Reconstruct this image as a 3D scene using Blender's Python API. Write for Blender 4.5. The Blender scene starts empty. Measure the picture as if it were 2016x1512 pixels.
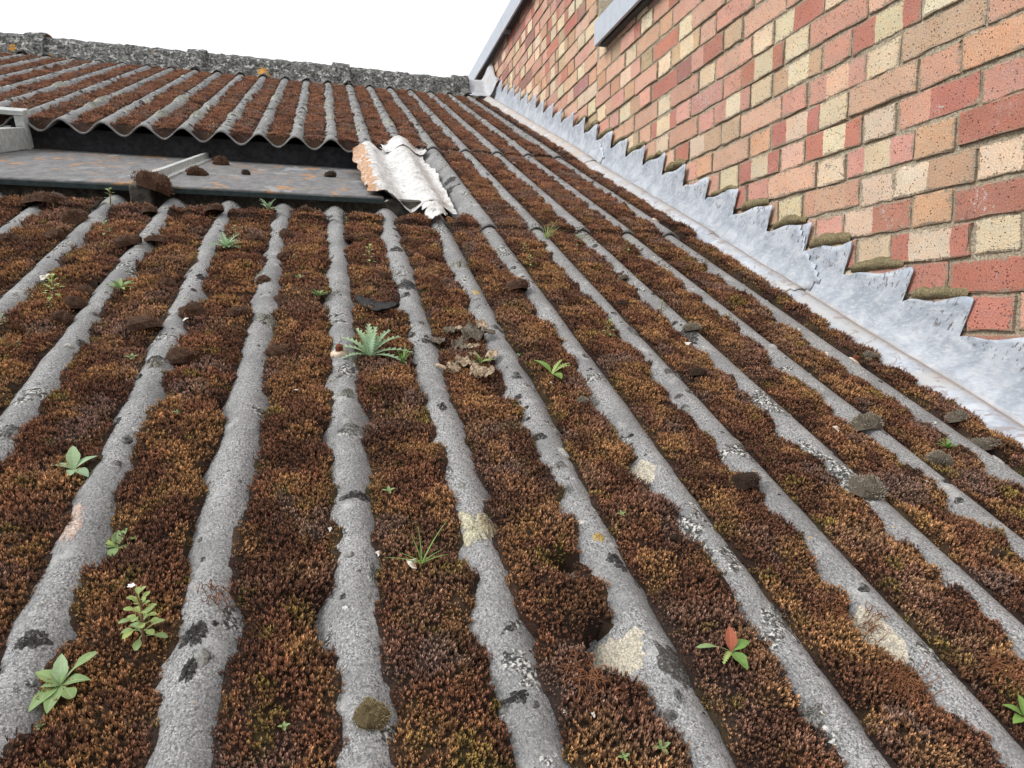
import bpy, math, random
import numpy as np
from math import sin, cos, tan, pi, radians, atan2, sqrt
from mathutils import Matrix, Vector, noise as mnoise

random.seed(7)
rng = np.random.default_rng(11)
SC = bpy.context.scene
COL = SC.collection

# ------------------------------------------------------------------ camera
CZ = 5.0                                   # camera height above the yard
YAW, PITCH, ROLL, FPX = 0.262364, 0.085617, 0.005654, 1340.0
PW, PH = 2016, 1512                        # photograph size, pixels
def cam_axes():
    cy, sy, cp, sp = cos(YAW), sin(YAW), cos(PITCH), sin(PITCH)
    fw = np.array([sy*cp, cy*cp, -sp]); rt = np.array([cy, -sy, 0.0]); up = np.cross(rt, fw)
    c, s = cos(ROLL), sin(ROLL)
    return c*rt + s*up, -s*rt + c*up, fw
RT, UP, FW = cam_axes()
cd = bpy.data.cameras.new('camera'); cam = bpy.data.objects.new('camera', cd); COL.objects.link(cam)
cam.matrix_world = Matrix(((RT[0], UP[0], -FW[0], 0), (RT[1], UP[1], -FW[1], 0), (RT[2], UP[2], -FW[2], CZ), (0, 0, 0, 1)))
cd.sensor_width = 36; cd.lens = FPX/PW*36; cd.clip_start = 0.02; cd.clip_end = 3000
SC.camera = cam

# ------------------------------------------------------------------ sky, sun, exposure (bright overcast)
SUN_EL, SUN_AZ = radians(42), radians(-102)      # azimuth from +Y, clockwise; soft sun up and to the left behind the camera
w = bpy.data.worlds.new('World'); SC.world = w; w.use_nodes = True
nt = w.node_tree; nt.nodes.clear()
sky = nt.nodes.new('ShaderNodeTexSky'); sky.sky_type = 'NISHITA'; sky.sun_disc = False
sky.sun_elevation = SUN_EL; sky.sun_rotation = SUN_AZ; sky.dust_density = 4; sky.air_density = 1.5
bw = nt.nodes.new('ShaderNodeHueSaturation'); bw.inputs['Saturation'].default_value = 0.10
mixw = nt.nodes.new('ShaderNodeMixRGB'); mixw.inputs[0].default_value = 0.75; mixw.inputs[2].default_value = (8.6, 8.7, 8.9, 1)
bg = nt.nodes.new('ShaderNodeBackground'); bg.inputs[1].default_value = 0.115
wo = nt.nodes.new('ShaderNodeOutputWorld')
nt.links.new(sky.outputs[0], bw.inputs['Color']); nt.links.new(bw.outputs[0], mixw.inputs[1])
nt.links.new(mixw.outputs[0], bg.inputs[0]); nt.links.new(bg.outputs[0], wo.inputs[0])
sl = bpy.data.lights.new('sun', 'SUN'); sl.energy = 1.5; sl.angle = radians(22); sl.color = (1, 0.97, 0.93)
so = bpy.data.objects.new('sun', sl); COL.objects.link(so)
sd = Vector((sin(SUN_AZ)*cos(SUN_EL), cos(SUN_AZ)*cos(SUN_EL), sin(SUN_EL)))
so.rotation_euler = sd.to_track_quat('Z', 'Y').to_euler(); so.location = (-4, -4, 12)
vs = SC.view_settings; vs.view_transform = 'Standard'; vs.look = 'None'; vs.exposure = 0.45; vs.gamma = 1; vs.use_curve_mapping = False

# ------------------------------------------------------------------ roof frame: u across (towards the wall), s up the slope, n out of the roof
A = 0.4190805; HC = 0.543033               # roof pitch, distance from camera to the plane of the corrugation crests
X0, P, AMP = -0.122034, 0.146, 0.024       # a crest, corrugation pitch, half depth
WALLX = 1.26                               # face of the brick wall
Sv = np.array([0, cos(A), sin(A)]); Nv = np.array([0, -sin(A), cos(A)]); Uv = np.array([1.0, 0, 0])
ORG = -Nv*HC + np.array([0, 0, CZ])
def L2W(q):
    q = np.asarray(q, float)
    return q[..., :1]*Uv + q[..., 1:2]*Sv + q[..., 2:3]*Nv + ORG
MROOF = Matrix(((1, 0, 0, 0), (0, cos(A), -sin(A), 0), (0, sin(A), cos(A), 0), (0, 0, 0, 1)))
def ray(px, py): return FW*FPX + RT*(px-PW/2) - UP*(py-PH/2)
def roofpt(px, py, n=0.0, s0=0.0, slope=0.0):
    """where the sight line through a photo pixel meets the plane n + slope*(s-s0) of the roof frame -> (u, s, n)"""
    d = ray(px, py); du, ds, dn = d[0], d@Sv, d@Nv
    t = (n - slope*s0 - HC)/(dn - slope*ds)
    return du*t, ds*t, dn*t + HC
def pxm(px, py, n=0.0):
    """metres per photo pixel there"""
    u, s, _ = roofpt(px, py, n); q = L2W([u, s, n]) - np.array([0, 0, CZ])
    return float(q@FW)/FPX

# ------------------------------------------------------------------ noise
def _hash(ix, iy, seed):
    h = (ix.astype(np.int64)*374761393 + iy.astype(np.int64)*668265263 + int(seed)*974711) & 0x7fffffff
    h = ((h ^ (h >> 13))*1274126177) & 0x7fffffff
    return ((h ^ (h >> 16)) & 0xffff)/32767.5 - 1.0
def vn(x, y, seed=0):
    x = np.asarray(x, float); y = np.asarray(y, float); x, y = np.broadcast_arrays(x, y)
    ix, iy = np.floor(x), np.floor(y); fx, fy = x-ix, y-iy
    fx = fx*fx*(3-2*fx); fy = fy*fy*(3-2*fy)
    a, b = _hash(ix, iy, seed), _hash(ix+1, iy, seed); c, d = _hash(ix, iy+1, seed), _hash(ix+1, iy+1, seed)
    return (a+(b-a)*fx)*(1-fy) + (c+(d-c)*fx)*fy
def fbm(x, y, seed=0, o=3):
    t = 0; amp = 1; tot = 0
    for i in range(o):
        t = t + amp*vn(x*2**i, y*2**i, seed+17*i); tot += amp; amp *= .5
    return t/tot
def worley(x, y, seed):
    x = np.asarray(x, float); y = np.asarray(y, float); ix, iy = np.floor(x), np.floor(y)
    best = np.full(x.shape, 9.); cid = np.zeros(x.shape)
    for dx in (-1, 0, 1):
        for dy in (-1, 0, 1):
            cx, cy = ix+dx, iy+dy
            px_, py_ = cx+.5+.46*_hash(cx, cy, seed), cy+.5+.46*_hash(cx, cy, seed+1)
            d = (x-px_)**2+(y-py_)**2; k = d < best
            best = np.where(k, d, best); cid = np.where(k, _hash(cx, cy, seed+2), cid)
    return np.sqrt(best), cid
def sst(a, b, x):
    t = np.clip((x-a)/(b-a), 0, 1); return t*t*(3-2*t)

# ------------------------------------------------------------------ mesh helpers
def mesh_np(name, V, F, mat=None, smooth=True, attrs=None):
    """V (n,3); F list of arrays / tuples of equal length per array"""
    me = bpy.data.meshes.new(name)
    V = np.asarray(V, np.float32)
    if not isinstance(F, list) or (len(F) and not isinstance(F[0], np.ndarray)): 
        F = [np.asarray([f for f in F if len(f) == k], np.int32) for k in sorted({len(f) for f in F})]
    loops = np.concatenate([f.reshape(-1) for f in F]).astype(np.int32)
    tot = np.concatenate([np.full(len(f), f.shape[1], np.int32) for f in F])
    start = np.concatenate([[0], np.cumsum(tot)[:-1]]).astype(np.int32)
    me.vertices.add(len(V)); me.vertices.foreach_set('co', V.reshape(-1))
    me.loops.add(len(loops)); me.loops.foreach_set('vertex_index', loops)
    me.polygons.add(len(tot)); me.polygons.foreach_set('loop_start', start)
    me.update(calc_edges=True)
    me.polygons.foreach_set('use_smooth', np.full(len(tot), bool(smooth)))
    for k, (typ, arr) in (attrs or {}).items():
        at = me.attributes.new(k, typ, 'POINT'); key = {'FLOAT': 'value', 'FLOAT_VECTOR': 'vector', 'FLOAT_COLOR': 'color'}[typ]
        at.data.foreach_set(key, np.asarray(arr, np.float32).reshape(-1))
    if mat: me.materials.append(mat)
    return me
def link(name, me, parent=None):
    o = bpy.data.objects.new(name, me); COL.objects.link(o)
    if parent: o.parent = parent
    return o
def tag(o, label=None, cat=None, group=None, kind=None):
    if label: o['label'] = label
    if cat: o['category'] = cat
    if group: o['group'] = group
    if kind: o['kind'] = kind
    return o
def empty(name, loc=(0, 0, 0)):
    o = bpy.data.objects.new(name, None); COL.objects.link(o); o.location = loc; o.empty_display_size = .05
    return o
def part(name, V, F, mat, parent, smooth=False, attrs=None, world=True):
    """mesh given in world coordinates, parented to a thing (whose own transform is a pure translation)"""
    V = np.asarray(V, float)
    if world and parent is not None:
        off = np.array(parent.location)
        pp = parent.parent
        while pp is not None: off = off + np.array(pp.location); pp = pp.parent
        V = V - off
    return link(name, mesh_np(name, V, F, mat, smooth, attrs), parent)
def gridfaces(nu, ns, off=0):
    i = np.arange(nu-1)[:, None]; j = np.arange(ns-1)[None, :]
    a = (i*ns + j + off).reshape(-1)
    return np.stack([a, a+ns, a+ns+1, a+1], -1)
def slab(Ptop, Pbot):
    """closed slab from two grids (nu, ns, 3)"""
    nu, ns = Ptop.shape[:2]; V = np.concatenate([Ptop.reshape(-1, 3), Pbot.reshape(-1, 3)]); o = nu*ns
    f = gridfaces(nu, ns); g = gridfaces(nu, ns, o)[:, ::-1]
    def strip(idx): 
        a, b = idx[:-1], idx[1:]; return np.stack([a, b, b+o, a+o], -1)
    ii = np.arange(nu)*ns; jj = np.arange(ns)
    e = [strip(ii)[:, ::-1], strip(ii+ns-1), strip(jj), strip(jj+(nu-1)*ns)[:, ::-1]]
    return V, [np.concatenate([f, g] + e)]
def box_uv(u0, u1, s0, s1, n0, n1):
    q = np.array([[u, s, n] for u in (u0, u1) for s in (s0, s1) for n in (n0, n1)], float)
    F = [(0, 1, 3, 2), (4, 6, 7, 5), (0, 4, 5, 1), (2, 3, 7, 6), (0, 2, 6, 4), (1, 5, 7, 3)]
    return q, F
def bevel(o, w=.002, seg=2):
    m = o.modifiers.new('bevel', 'BEVEL'); m.width = w; m.segments = seg; m.limit_method = 'ANGLE'

# ------------------------------------------------------------------ material helper
class M:
    def __init__(s, name, rough=.8):
        s.m = bpy.data.materials.new(name); s.m.use_nodes = True; s.t = s.m.node_tree
        s.b = s.t.nodes['Principled BSDF']; s.b.inputs['Roughness'].default_value = rough
        s.b.inputs['Specular IOR Level'].default_value = .3
    def n(s, typ, **k):
        x = s.t.nodes.new('ShaderNode'+typ)
        for a, v in k.items(): setattr(x, a, v)
        return x
    def put(s, sock, v):
        if hasattr(v, 'is_output') or isinstance(v, bpy.types.NodeSocket): s.t.links.new(v, sock)
        elif isinstance(v, (tuple, list)) and len(v) == 3 and sock.type == 'RGBA': sock.default_value = (*v, 1)
        else: sock.default_value = v
    def attr(s, name, typ='GEOMETRY', out='Vector'):
        x = s.n('Attribute', attribute_name=name, attribute_type=typ); return x.outputs[out]
    def noise(s, vec, scale, detail=3, rough=.6, dist=0, out=0):
        x = s.n('TexNoise'); s.put(x.inputs['Vector'], vec); x.inputs['Scale'].default_value = scale
        x.inputs['Detail'].default_value = detail; x.inputs['Roughness'].default_value = rough; x.inputs['Distortion'].default_value = dist
        return x.outputs[out]
    def vor(s, vec, scale, feature='F1', out='Distance'):
        x = s.n('TexVoronoi', feature=feature); s.put(x.inputs['Vector'], vec); x.inputs['Scale'].default_value = scale; return x.outputs[out]
    def mapr(s, v, a, b, c=0., d=1., smooth=True):
        x = s.n('MapRange', interpolation_type='SMOOTHSTEP' if smooth else 'LINEAR'); s.put(x.inputs[0], v)
        for i, q in zip((1, 2, 3, 4), (a, b, c, d)): x.inputs[i].default_value = q
        return x.outputs[0]
    def mix(s, f, a, b, mode='MIX'):
        x = s.n('MixRGB', blend_type=mode); s.put(x.inputs[0], f); s.put(x.inputs[1], a); s.put(x.inputs[2], b); return x.outputs[0]
    def math(s, op, a, b=0.):
        x = s.n('Math', operation=op); s.put(x.inputs[0], a); s.put(x.inputs[1], b); return x.outputs[0]
    def vmul(s, v, k):
        x = s.n('VectorMath', operation='MULTIPLY'); s.put(x.inputs[0], v); x.inputs[1].default_value = k; return x.outputs[0]
    def sep(s, v):
        x = s.n('SeparateXYZ'); s.put(x.inputs[0], v); return x.outputs
    def pos(s): return s.n('NewGeometry').outputs['Position']
    def obj(s): return s.n('TexCoord').outputs['Object']
    def rnd(s): return s.n('ObjectInfo').outputs['Random']
    def color(s, v): s.put(s.b.inputs['Base Color'], v); return s
    def bump(s, h, strength=.5, dist=.001):
        x = s.n('Bump'); x.inputs['Strength'].default_value = strength; x.inputs['Distance'].default_value = dist
        s.put(x.inputs['Height'], h); s.put(s.b.inputs['Normal'], x.outputs[0]); return s

# cement sheet ------------------------------------------------------
def mat_sheet():
    m = M('weathered_cement', .92); L = m.attr('loc')
    fine = m.noise(m.vmul(L, (1, .55, 1)), 430, 4, .75)
    mid = m.noise(L, 150, 3, .65)
    big = m.noise(L, 9, 4, .6)
    c = m.mix(m.mapr(fine, .38, .60), (.060, .060, .061), (.31, .31, .308)); c = m.mix(m.mapr(m.noise(m.vmul(L, (.8, 1, 1)), 560, 3, .7), .52, .62, 0, .8), c, (.60, .60, .59))
    c = m.mix(m.mapr(mid, .35, .7, 0, .45), c, (.22, .22, .219))
    c = m.mix(m.mapr(big, .38, .68, 0, .6), c, (.14, .14, .141))
    c = m.mix(m.mapr(m.noise(L, 23, 3, .6), .56, .74, 0, .45), c, (.50, .50, .485))
    # white crust and black lichen, with shapes of their own
    cl = m.math('ADD', m.noise(L, 7.5, 3, .55), m.math('MULTIPLY', m.math('SUBTRACT', m.noise(L, 46, 4, .7), .5), .38))
    cm = m.mapr(cl, .60, .635)
    sp = m.noise(L, 190, 5, .75, .3)
    cc = m.mix(m.mapr(sp, .46, .50), (.022, .021, .02), m.mix(m.mapr(sp, .53, .57), (.13, .13, .125), (.60, .60, .56)))
    b1 = m.math('MULTIPLY', cm, m.mapr(sp, .44, .56, .35, 1))
    c = m.mix(m.math('MULTIPLY', cm, .92), c, cc)
    # more lichen on the upper slope
    sz = m.sep(L)[1]
    up = m.mapr(sz, 2.9, 4.6)
    b2 = m.math('MULTIPLY', m.mapr(m.noise(L, 70, 4, .75, .3), .51, .57), up)
    c = m.mix(m.math('MULTIPLY', b2, .75), c, (.045, .045, .046))
    w2 = m.math('MULTIPLY', m.mapr(m.noise(m.vmul(L, (1.3, 1, 1)), 48, 4, .7), .60, .66), up)
    c = m.mix(m.math('MULTIPLY', w2, .7), c, (.50, .50, .45))
    y1 = m.math('MULTIPLY', m.mapr(m.noise(L, 31, 3, .6), .71, .74), m.mapr(fine, .4, .6))
    c = m.mix(m.math('MULTIPLY', y1, .6), c, (.55, .35, .08))
    m.color(c)
    hh = m.math('ADD', m.math('MULTIPLY', fine, .6), m.math('ADD', m.math('MULTIPLY', b1, .8), m.math('MULTIPLY', b2, .9)))
    m.bump(hh, .30, .0014); return m.m
def mat_ridge():
    m = M('lichened_ridge', .95); L = m.attr('loc')
    a = m.noise(L, 55, 5, .75); b = m.noise(L, 30, 5, .75, .3)
    c = m.mix(m.mapr(a, .42, .6), (.04, .04, .039), (.20, .20, .19))
    c = m.mix(m.mapr(b, .56, .60), c, (.46, .46, .43))
    c = m.mix(m.mapr(m.noise(L, 17, 3, .6), .62, .66), c, (.06, .058, .05))
    c = m.mix(m.math('MULTIPLY', m.mapr(m.noise(L, 5.5, 2, .5), .66, .70), m.mapr(m.noise(L, 60, 3), .42, .5)), c, (.50, .24, .03))
    m.color(c); m.bump(m.math('ADD', a, b), .9, .008); return m.m

# moss --------------------------------------------------------------
def mat_moss(name, inst):
    m = M(name, .85)
    if inst:
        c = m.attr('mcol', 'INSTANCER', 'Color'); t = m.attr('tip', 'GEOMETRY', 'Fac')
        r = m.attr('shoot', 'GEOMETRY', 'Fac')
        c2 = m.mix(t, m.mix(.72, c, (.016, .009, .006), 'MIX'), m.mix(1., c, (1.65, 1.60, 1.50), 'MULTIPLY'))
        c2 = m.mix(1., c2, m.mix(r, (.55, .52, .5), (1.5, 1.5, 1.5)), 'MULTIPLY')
        m.color(c2)
        m.b.inputs['Subsurface Weight'].default_value = 0
    else:
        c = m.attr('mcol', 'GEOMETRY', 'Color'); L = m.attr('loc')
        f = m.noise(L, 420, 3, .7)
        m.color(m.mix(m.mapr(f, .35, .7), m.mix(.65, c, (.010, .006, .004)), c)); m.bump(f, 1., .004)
    return m.m
def mat_cushion():
    m = M('cushion_moss', .95); c = m.attr('mcol', 'GEOMETRY', 'Color'); t = m.attr('tip', 'GEOMETRY', 'Fac')
    tint = m.n('ObjectInfo').outputs['Color']
    c = m.mix(1., m.mix(t, (.10, .08, .06), c), tint, 'MULTIPLY')
    m.color(c); return m.m

# brick wall --------------------------------------------------------
def mat_brick():
    m = M('rustic_brick', .93); L = m.attr('bl'); c1 = m.attr('c1', 'GEOMETRY', 'Color'); c2 = m.attr('c2', 'GEOMETRY', 'Color')
    bb = m.sep(m.attr('bb')); x = m.sep(L)[0]
    wob = m.math('MULTIPLY', m.math('SUBTRACT', m.noise(L, 60, 2, .5), .5), .008)
    xx = m.math('ADD', x, wob)
    def edge(a, b):
        q = m.n('MapRange', interpolation_type='SMOOTHSTEP'); m.put(q.inputs[0], m.math('SUBTRACT', xx, a)); q.inputs[1].default_value = -.0012
        m.put(q.inputs[2], .0022); return q.outputs[0]
    band = m.math('MULTIPLY', edge(bb[0], 0), m.math('SUBTRACT', 1., edge(bb[1], 0)))
    c = m.mix(band, c1, c2)
    n1 = m.noise(L, 300, 4, .75); n2 = m.noise(L, 38, 3, .6)
    c = m.mix(m.mapr(n1, .36, .64), m.mix(1., c, (.76, .73, .72), 'MULTIPLY'), m.mix(1., c, (1.16, 1.16, 1.15), 'MULTIPLY'))
    c = m.mix(m.mapr(n2, .38, .68, 0, .5), c, m.mix(1., c, (1.16, .98, .84), 'MULTIPLY'))
    c = m.mix(m.mapr(m.noise(L, 11, 2, .5), .4, .65, 0, .45), c, m.mix(1., c, (.84, .80, .80), 'MULTIPLY'))
    pits = m.math('MULTIPLY', m.mapr(m.vor(L, 130), .14, .26, 1, 0), m.mapr(m.noise(L, 45, 2), .42, .52))
    c = m.mix(m.math('MULTIPLY', pits, .75), c, (.07, .04, .03))
    dirt = m.math('MULTIPLY', m.mapr(m.noise(L, 90, 5, .75), .55, .63), m.mapr(m.noise(L, 9, 2, .5), .54, .64))
    c = m.mix(m.math('MULTIPLY', dirt, bb[2]), c, (.13, .12, .115))
    wl = m.math('MULTIPLY', m.mapr(m.noise(L, 110, 5, .8), .54, .60), m.mapr(m.noise(m.vmul(L, (1, 1, 3)), 12, 2, .5), .58, .66))
    c = m.mix(m.math('MULTIPLY', wl, bb[2]), c, (.62, .61, .58))
    bs = m.sep(m.attr('bs')); z = m.sep(L)[1]
    ed = m.math('MINIMUM', m.math('MINIMUM', x, m.math('SUBTRACT', bs[0], x)), m.math('MINIMUM', z, m.math('SUBTRACT', bs[1], z)))
    sm = m.math('ADD', m.math('MULTIPLY', ed, 42.), m.math('MULTIPLY', m.math('SUBTRACT', m.noise(L, 75, 4, .7), .5), 1.5))
    c = m.mix(m.mapr(sm, .02, .26, .85, 0), c, m.mix(m.mapr(n1, .35, .65), (.20, .15, .10), (.46, .40, .31)))
    m.color(c); m.bump(m.math('ADD', n1, m.math('MULTIPLY', pits, -1.2)), .9, .0026); return m.m
def mat_mortar():
    m = M('mortar', .95); L = m.pos()
    a = m.noise(L, 240, 4, .7); b = m.noise(L, 14, 3, .6)
    c = m.mix(m.mapr(a, .35, .68), (.22, .185, .13), (.56, .49, .37))
    c = m.mix(m.mapr(b, .52, .68, 0, .6), c, (.16, .14, .085))
    c = m.mix(m.mapr(m.noise(L, 60, 4, .7), .60, .66, 0, .7), c, (.60, .58, .53))
    m.color(c); m.bump(a, .9, .003); return m.m
def mat_fillet():
    m = M('mossy_mortar', .95); L = m.pos()
    a = m.noise(L, 260, 4, .75); b = m.noise(L, 35, 3, .6)
    c = m.mix(m.mapr(a, .35, .68), (.13, .105, .055), (.37, .31, .18))
    c = m.mix(m.mapr(b, .50, .66, 0, .7), c, (.13, .115, .06))
    m.color(c); m.bump(a, 1., .004); return m.m
def mat_lead():
    m = M('lead_sheet', .5); L = m.attr('loc')
    a = m.noise(L, 16, 4, .6, .6); b = m.noise(m.vmul(L, (3, 1, 1)), 70, 4, .7); q = m.noise(L, 5, 3, .6, 1.)
    c = m.mix(m.mapr(a, .35, .65), (.35, .395, .46), (.53, .575, .635))
    c = m.mix(m.mapr(b, .45, .7, 0, .5), c, (.68, .70, .72))
    ap = m.attr('apron', 'GEOMETRY', 'Fac')
    c = m.mix(m.math('MULTIPLY', ap, m.mapr(q, .35, .6)), c, (.46, .47, .475))
    patch = m.math('MULTIPLY', m.mapr(m.noise(L, 21, 4, .65, 1.2), .575, .60), ap)
    c = m.mix(m.math('MULTIPLY', patch, .75), c, (.30, .265, .27))
    dirt = m.attr('dirt', 'GEOMETRY', 'Fac')
    dm = m.math('MULTIPLY', dirt, m.mapr(m.noise(L, 40, 4, .7), .22, .46))
    c = m.mix(dm, c, (.30, .21, .14))
    far = m.mapr(m.sep(L)[1], 2.0, 3.6)
    c = m.mix(m.math('MULTIPLY', m.math('MULTIPLY', far, ap), m.mapr(m.noise(m.vmul(L, (1, .6, 1)), 30, 4, .7), .40, .62)), c, (.50, .42, .35))
    st = m.math('MULTIPLY', m.attr('stain', 'GEOMETRY', 'Fac'), m.mapr(m.noise(m.vmul(L, (1, 1.6, .5)), 75, 4, .7), .57, .63))
    c = m.mix(m.math('MULTIPLY', st, .8), c, (.12, .09, .08))
    m.color(c); m.b.inputs['Metallic'].default_value = .15; m.bump(m.math('ADD', b, m.math('MULTIPLY', a, 2.)), .45, .002)
    m.put(m.b.inputs['Roughness'], m.mapr(b, .3, .7, .42, .68)); return m.m
def mat_flat(name, col, rough=.6, metal=0., var=.25, scale=60, bump=.2, bd=.001):
    m = M(name, rough); L = m.obj(); a = m.noise(L, scale, 4, .65)
    c = tuple(col); m.color(m.mix(m.mapr(a, .32, .7), tuple(x*(1-var) for x in c), tuple(min(1, x*(1+var)) for x in c)))
    m.b.inputs['Metallic'].default_value = metal
    if bump: m.bump(a, bump, bd)
    return m.m
def mat_pane():
    m = M('grimy_pane', .55); L = m.attr('loc')
    a = m.noise(m.vmul(L, (1, .35, 1)), 35, 5, .7); b = m.noise(L, 140, 4, .7)
    c = m.mix(m.mapr(a, .35, .68), (.105, .102, .102), (.19, .186, .183))
    c = m.mix(m.mapr(m.noise(m.vmul(L, (1, .5, 1)), 9, 3, .6, .5), .60, .68, 0, .7), c, (.30, .31, .33))
    o = m.math('MULTIPLY', m.mapr(m.noise(m.vmul(L, (1, .55, 1)), 11, 5, .72, .5), .575, .64), m.mapr(b, .36, .50))
    c = m.mix(o, c, (.42, .19, .045))
    m.color(c); m.bump(b, .35, .0015); m.put(m.b.inputs['Roughness'], m.mapr(b, .3, .7, .45, .75)); return m.m
def mat_foil():
    m = M('aluminium_foil', .42); L = m.attr('loc')
    w = m.noise(m.vmul(L, (1, 3.2, 1)), 15, 4, .6, .8); w2 = m.noise(m.vmul(L, (2.2, 1, 1)), 30, 3, .6, .6)
    c = m.mix(m.mapr(w, .25, .6), (.46, .45, .43), (.72, .71, .69))
    c = m.mix(m.mapr(m.noise(L, 13, 5, .75, .6), .52, .66, 0, .7), c, (.40, .38, .35)); c = m.mix(m.mapr(m.noise(m.vmul(L, (1, .25, 1)), 45, 4, .7, .3), .60, .66, 0, .6), c, (.26, .25, .235))
    old = m.attr('lich', 'GEOMETRY', 'Fac')
    c = m.mix(m.math('MULTIPLY', m.mapr(w2, .40, .62), m.mapr(old, .25, .8)), c, (.30, .29, .28))
    o = m.math('MULTIPLY', m.mapr(m.noise(m.vmul(L, (1, 1, 1)), 110, 4, .7), .40, .53), m.mapr(m.math('ADD', old, m.math('MULTIPLY', m.math('SUBTRACT', m.noise(L, 24, 3, .6), .5), 1.6)), .40, .60))
    c = m.mix(o, c, (.48, .21, .045))
    m.color(c); m.b.inputs['Metallic'].default_value = .25
    m.bump(m.math('ADD', w, m.math('MULTIPLY', w2, .6)), .95, .012); return m.m
def mat_leaf(name, col, vein, trans=.25):
    m = M(name, .55); t = m.attr('lf'); x = m.sep(t)
    L = m.obj(); a = m.noise(L, 220, 3, .6)
    c = m.mix(m.mapr(x[1], .0, .12), vein, col)
    c = m.mix(m.mapr(a, .3, .7, 0, .45), c, tuple(v*.62 for v in col))
    c = m.mix(m.math('MULTIPLY', m.rnd(), .35), c, tuple(v*w for v, w in zip(col, (1.25, 1.1, .75))))
    m.color(c)
    tr = m.n('BsdfTranslucent'); m.put(tr.inputs[0], c); ms = m.n('MixShader'); ms.inputs[0].default_value = trans
    out = m.t.nodes['Material Output']; m.t.links.new(m.b.outputs[0], ms.inputs[1]); m.t.links.new(tr.outputs[0], ms.inputs[2]); m.t.links.new(ms.outputs[0], out.inputs[0])
    return m.m
def mat_attr(name, rough=.92, bscale=420):
    m = M(name, rough); c = m.attr('mcol', 'GEOMETRY', 'Color'); L = m.pos(); a = m.noise(L, bscale, 4, .7)
    m.color(m.mix(m.mapr(a, .32, .7), m.mix(1., c, (.45, .45, .45), 'MULTIPLY'), m.mix(m.mapr(m.noise(L, 190, 4, .75), .53, .57, 0, .85), m.mix(1., c, (1.3, 1.3, 1.3), 'MULTIPLY'), (.36, .36, .34)))); m.bump(a, .9, .003); return m.m

MAT = dict(sheet=mat_sheet(), ridge=mat_ridge(), moss=mat_moss('moss_shoots', True), mossbase=mat_moss('moss_mat', False), cushion=mat_cushion(),
    brick=mat_brick(), mortar=mat_mortar(), fillet=mat_fillet(), lead=mat_lead(), pane=mat_pane(), foil=mat_foil(), crust=mat_attr('lichen_crust'),
    cap=mat_flat('grey_metal_capping', (.47, .51, .57), .5, .1, .06, 25, .05), capedge=mat_flat('capping_soffit', (.10, .10, .10), .8),  # second colour: overhang shade under the capping, put into the material
    frame=mat_flat('dull_aluminium', (.46, .48, .46), .5, .2, .22, 40, .3), lip=mat_flat('pane_edge', (.035, .05, .052), .5, 0, .3, 50, .2),
    board=mat_flat('weathered_board', (.085, .078, .066), .9, 0, .5, 50, .8, .004), tar=mat_flat('dark_upstand', (.035, .037, .042), .8, 0, .4, 40, .6, .003),  # last colour: dark parts, with shade under the overhang and in the hatch painted in
    deck=mat_flat('roof_underlay', (.03, .028, .026), .95), ground=mat_flat('yard_concrete', (.22, .21, .2), .9, 0, .2, 2),  # first colour: unseen sheet that keeps light out below the roof
    bark=mat_flat('black_bark', (.016, .015, .015), .6, 0, .6, 150, 1., .003), dry=mat_flat('dry_leaf', (.34, .26, .18), .85, 0, .65, 170, .8, .003),
    soil=mat_flat('dry_soil', (.15, .125, .095), .95, 0, .5, 220, 1., .004), twig=mat_flat('twig', (.36, .28, .19), .9, 0, .35, 160, .6),
    rust=mat_flat('rusty_bolt', (.15, .045, .022), .75, .2, .4, 200, .6), washer=mat_flat('perished_washer', (.55, .45, .35), .85, 0, .3, 120, .5),
    root=mat_flat('rootlets', (.20, .085, .04), .9, 0, .35, 90, 0), shell=mat_flat('white_fragment', (.66, .62, .54), .7, 0, .12, 100, .3),
    white=mat_flat('petal', (.8, .8, .78), .7, 0, .05, 80, 0), stem=mat_flat('stem', (.20, .10, .07), .7, 0, .3, 90, 0),
    leafg=mat_leaf('leaf_green', (.25, .37, .16), (.45, .55, .33)), leafs=mat_leaf('leaf_silver', (.33, .48, .30), (.52, .62, .46)),
    leafy=mat_leaf('leaf_pale', (.36, .47, .17), (.50, .58, .30)), leafb=mat_leaf('leaf_bright', (.19, .34, .09), (.33, .46, .2)),
    leafr=mat_leaf('leaf_red', (.42, .13, .08), (.5, .25, .18)))

# ------------------------------------------------------------------ ground far below
g = link('ground', mesh_np('ground', [(-900, -900, 0), (900, -900, 0), (900, 900, 0), (-900, 900, 0)], [(0, 1, 2, 3)], MAT['ground'])); tag(g, 'plain concrete yard far below the roof', None, None, 'structure')

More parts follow.
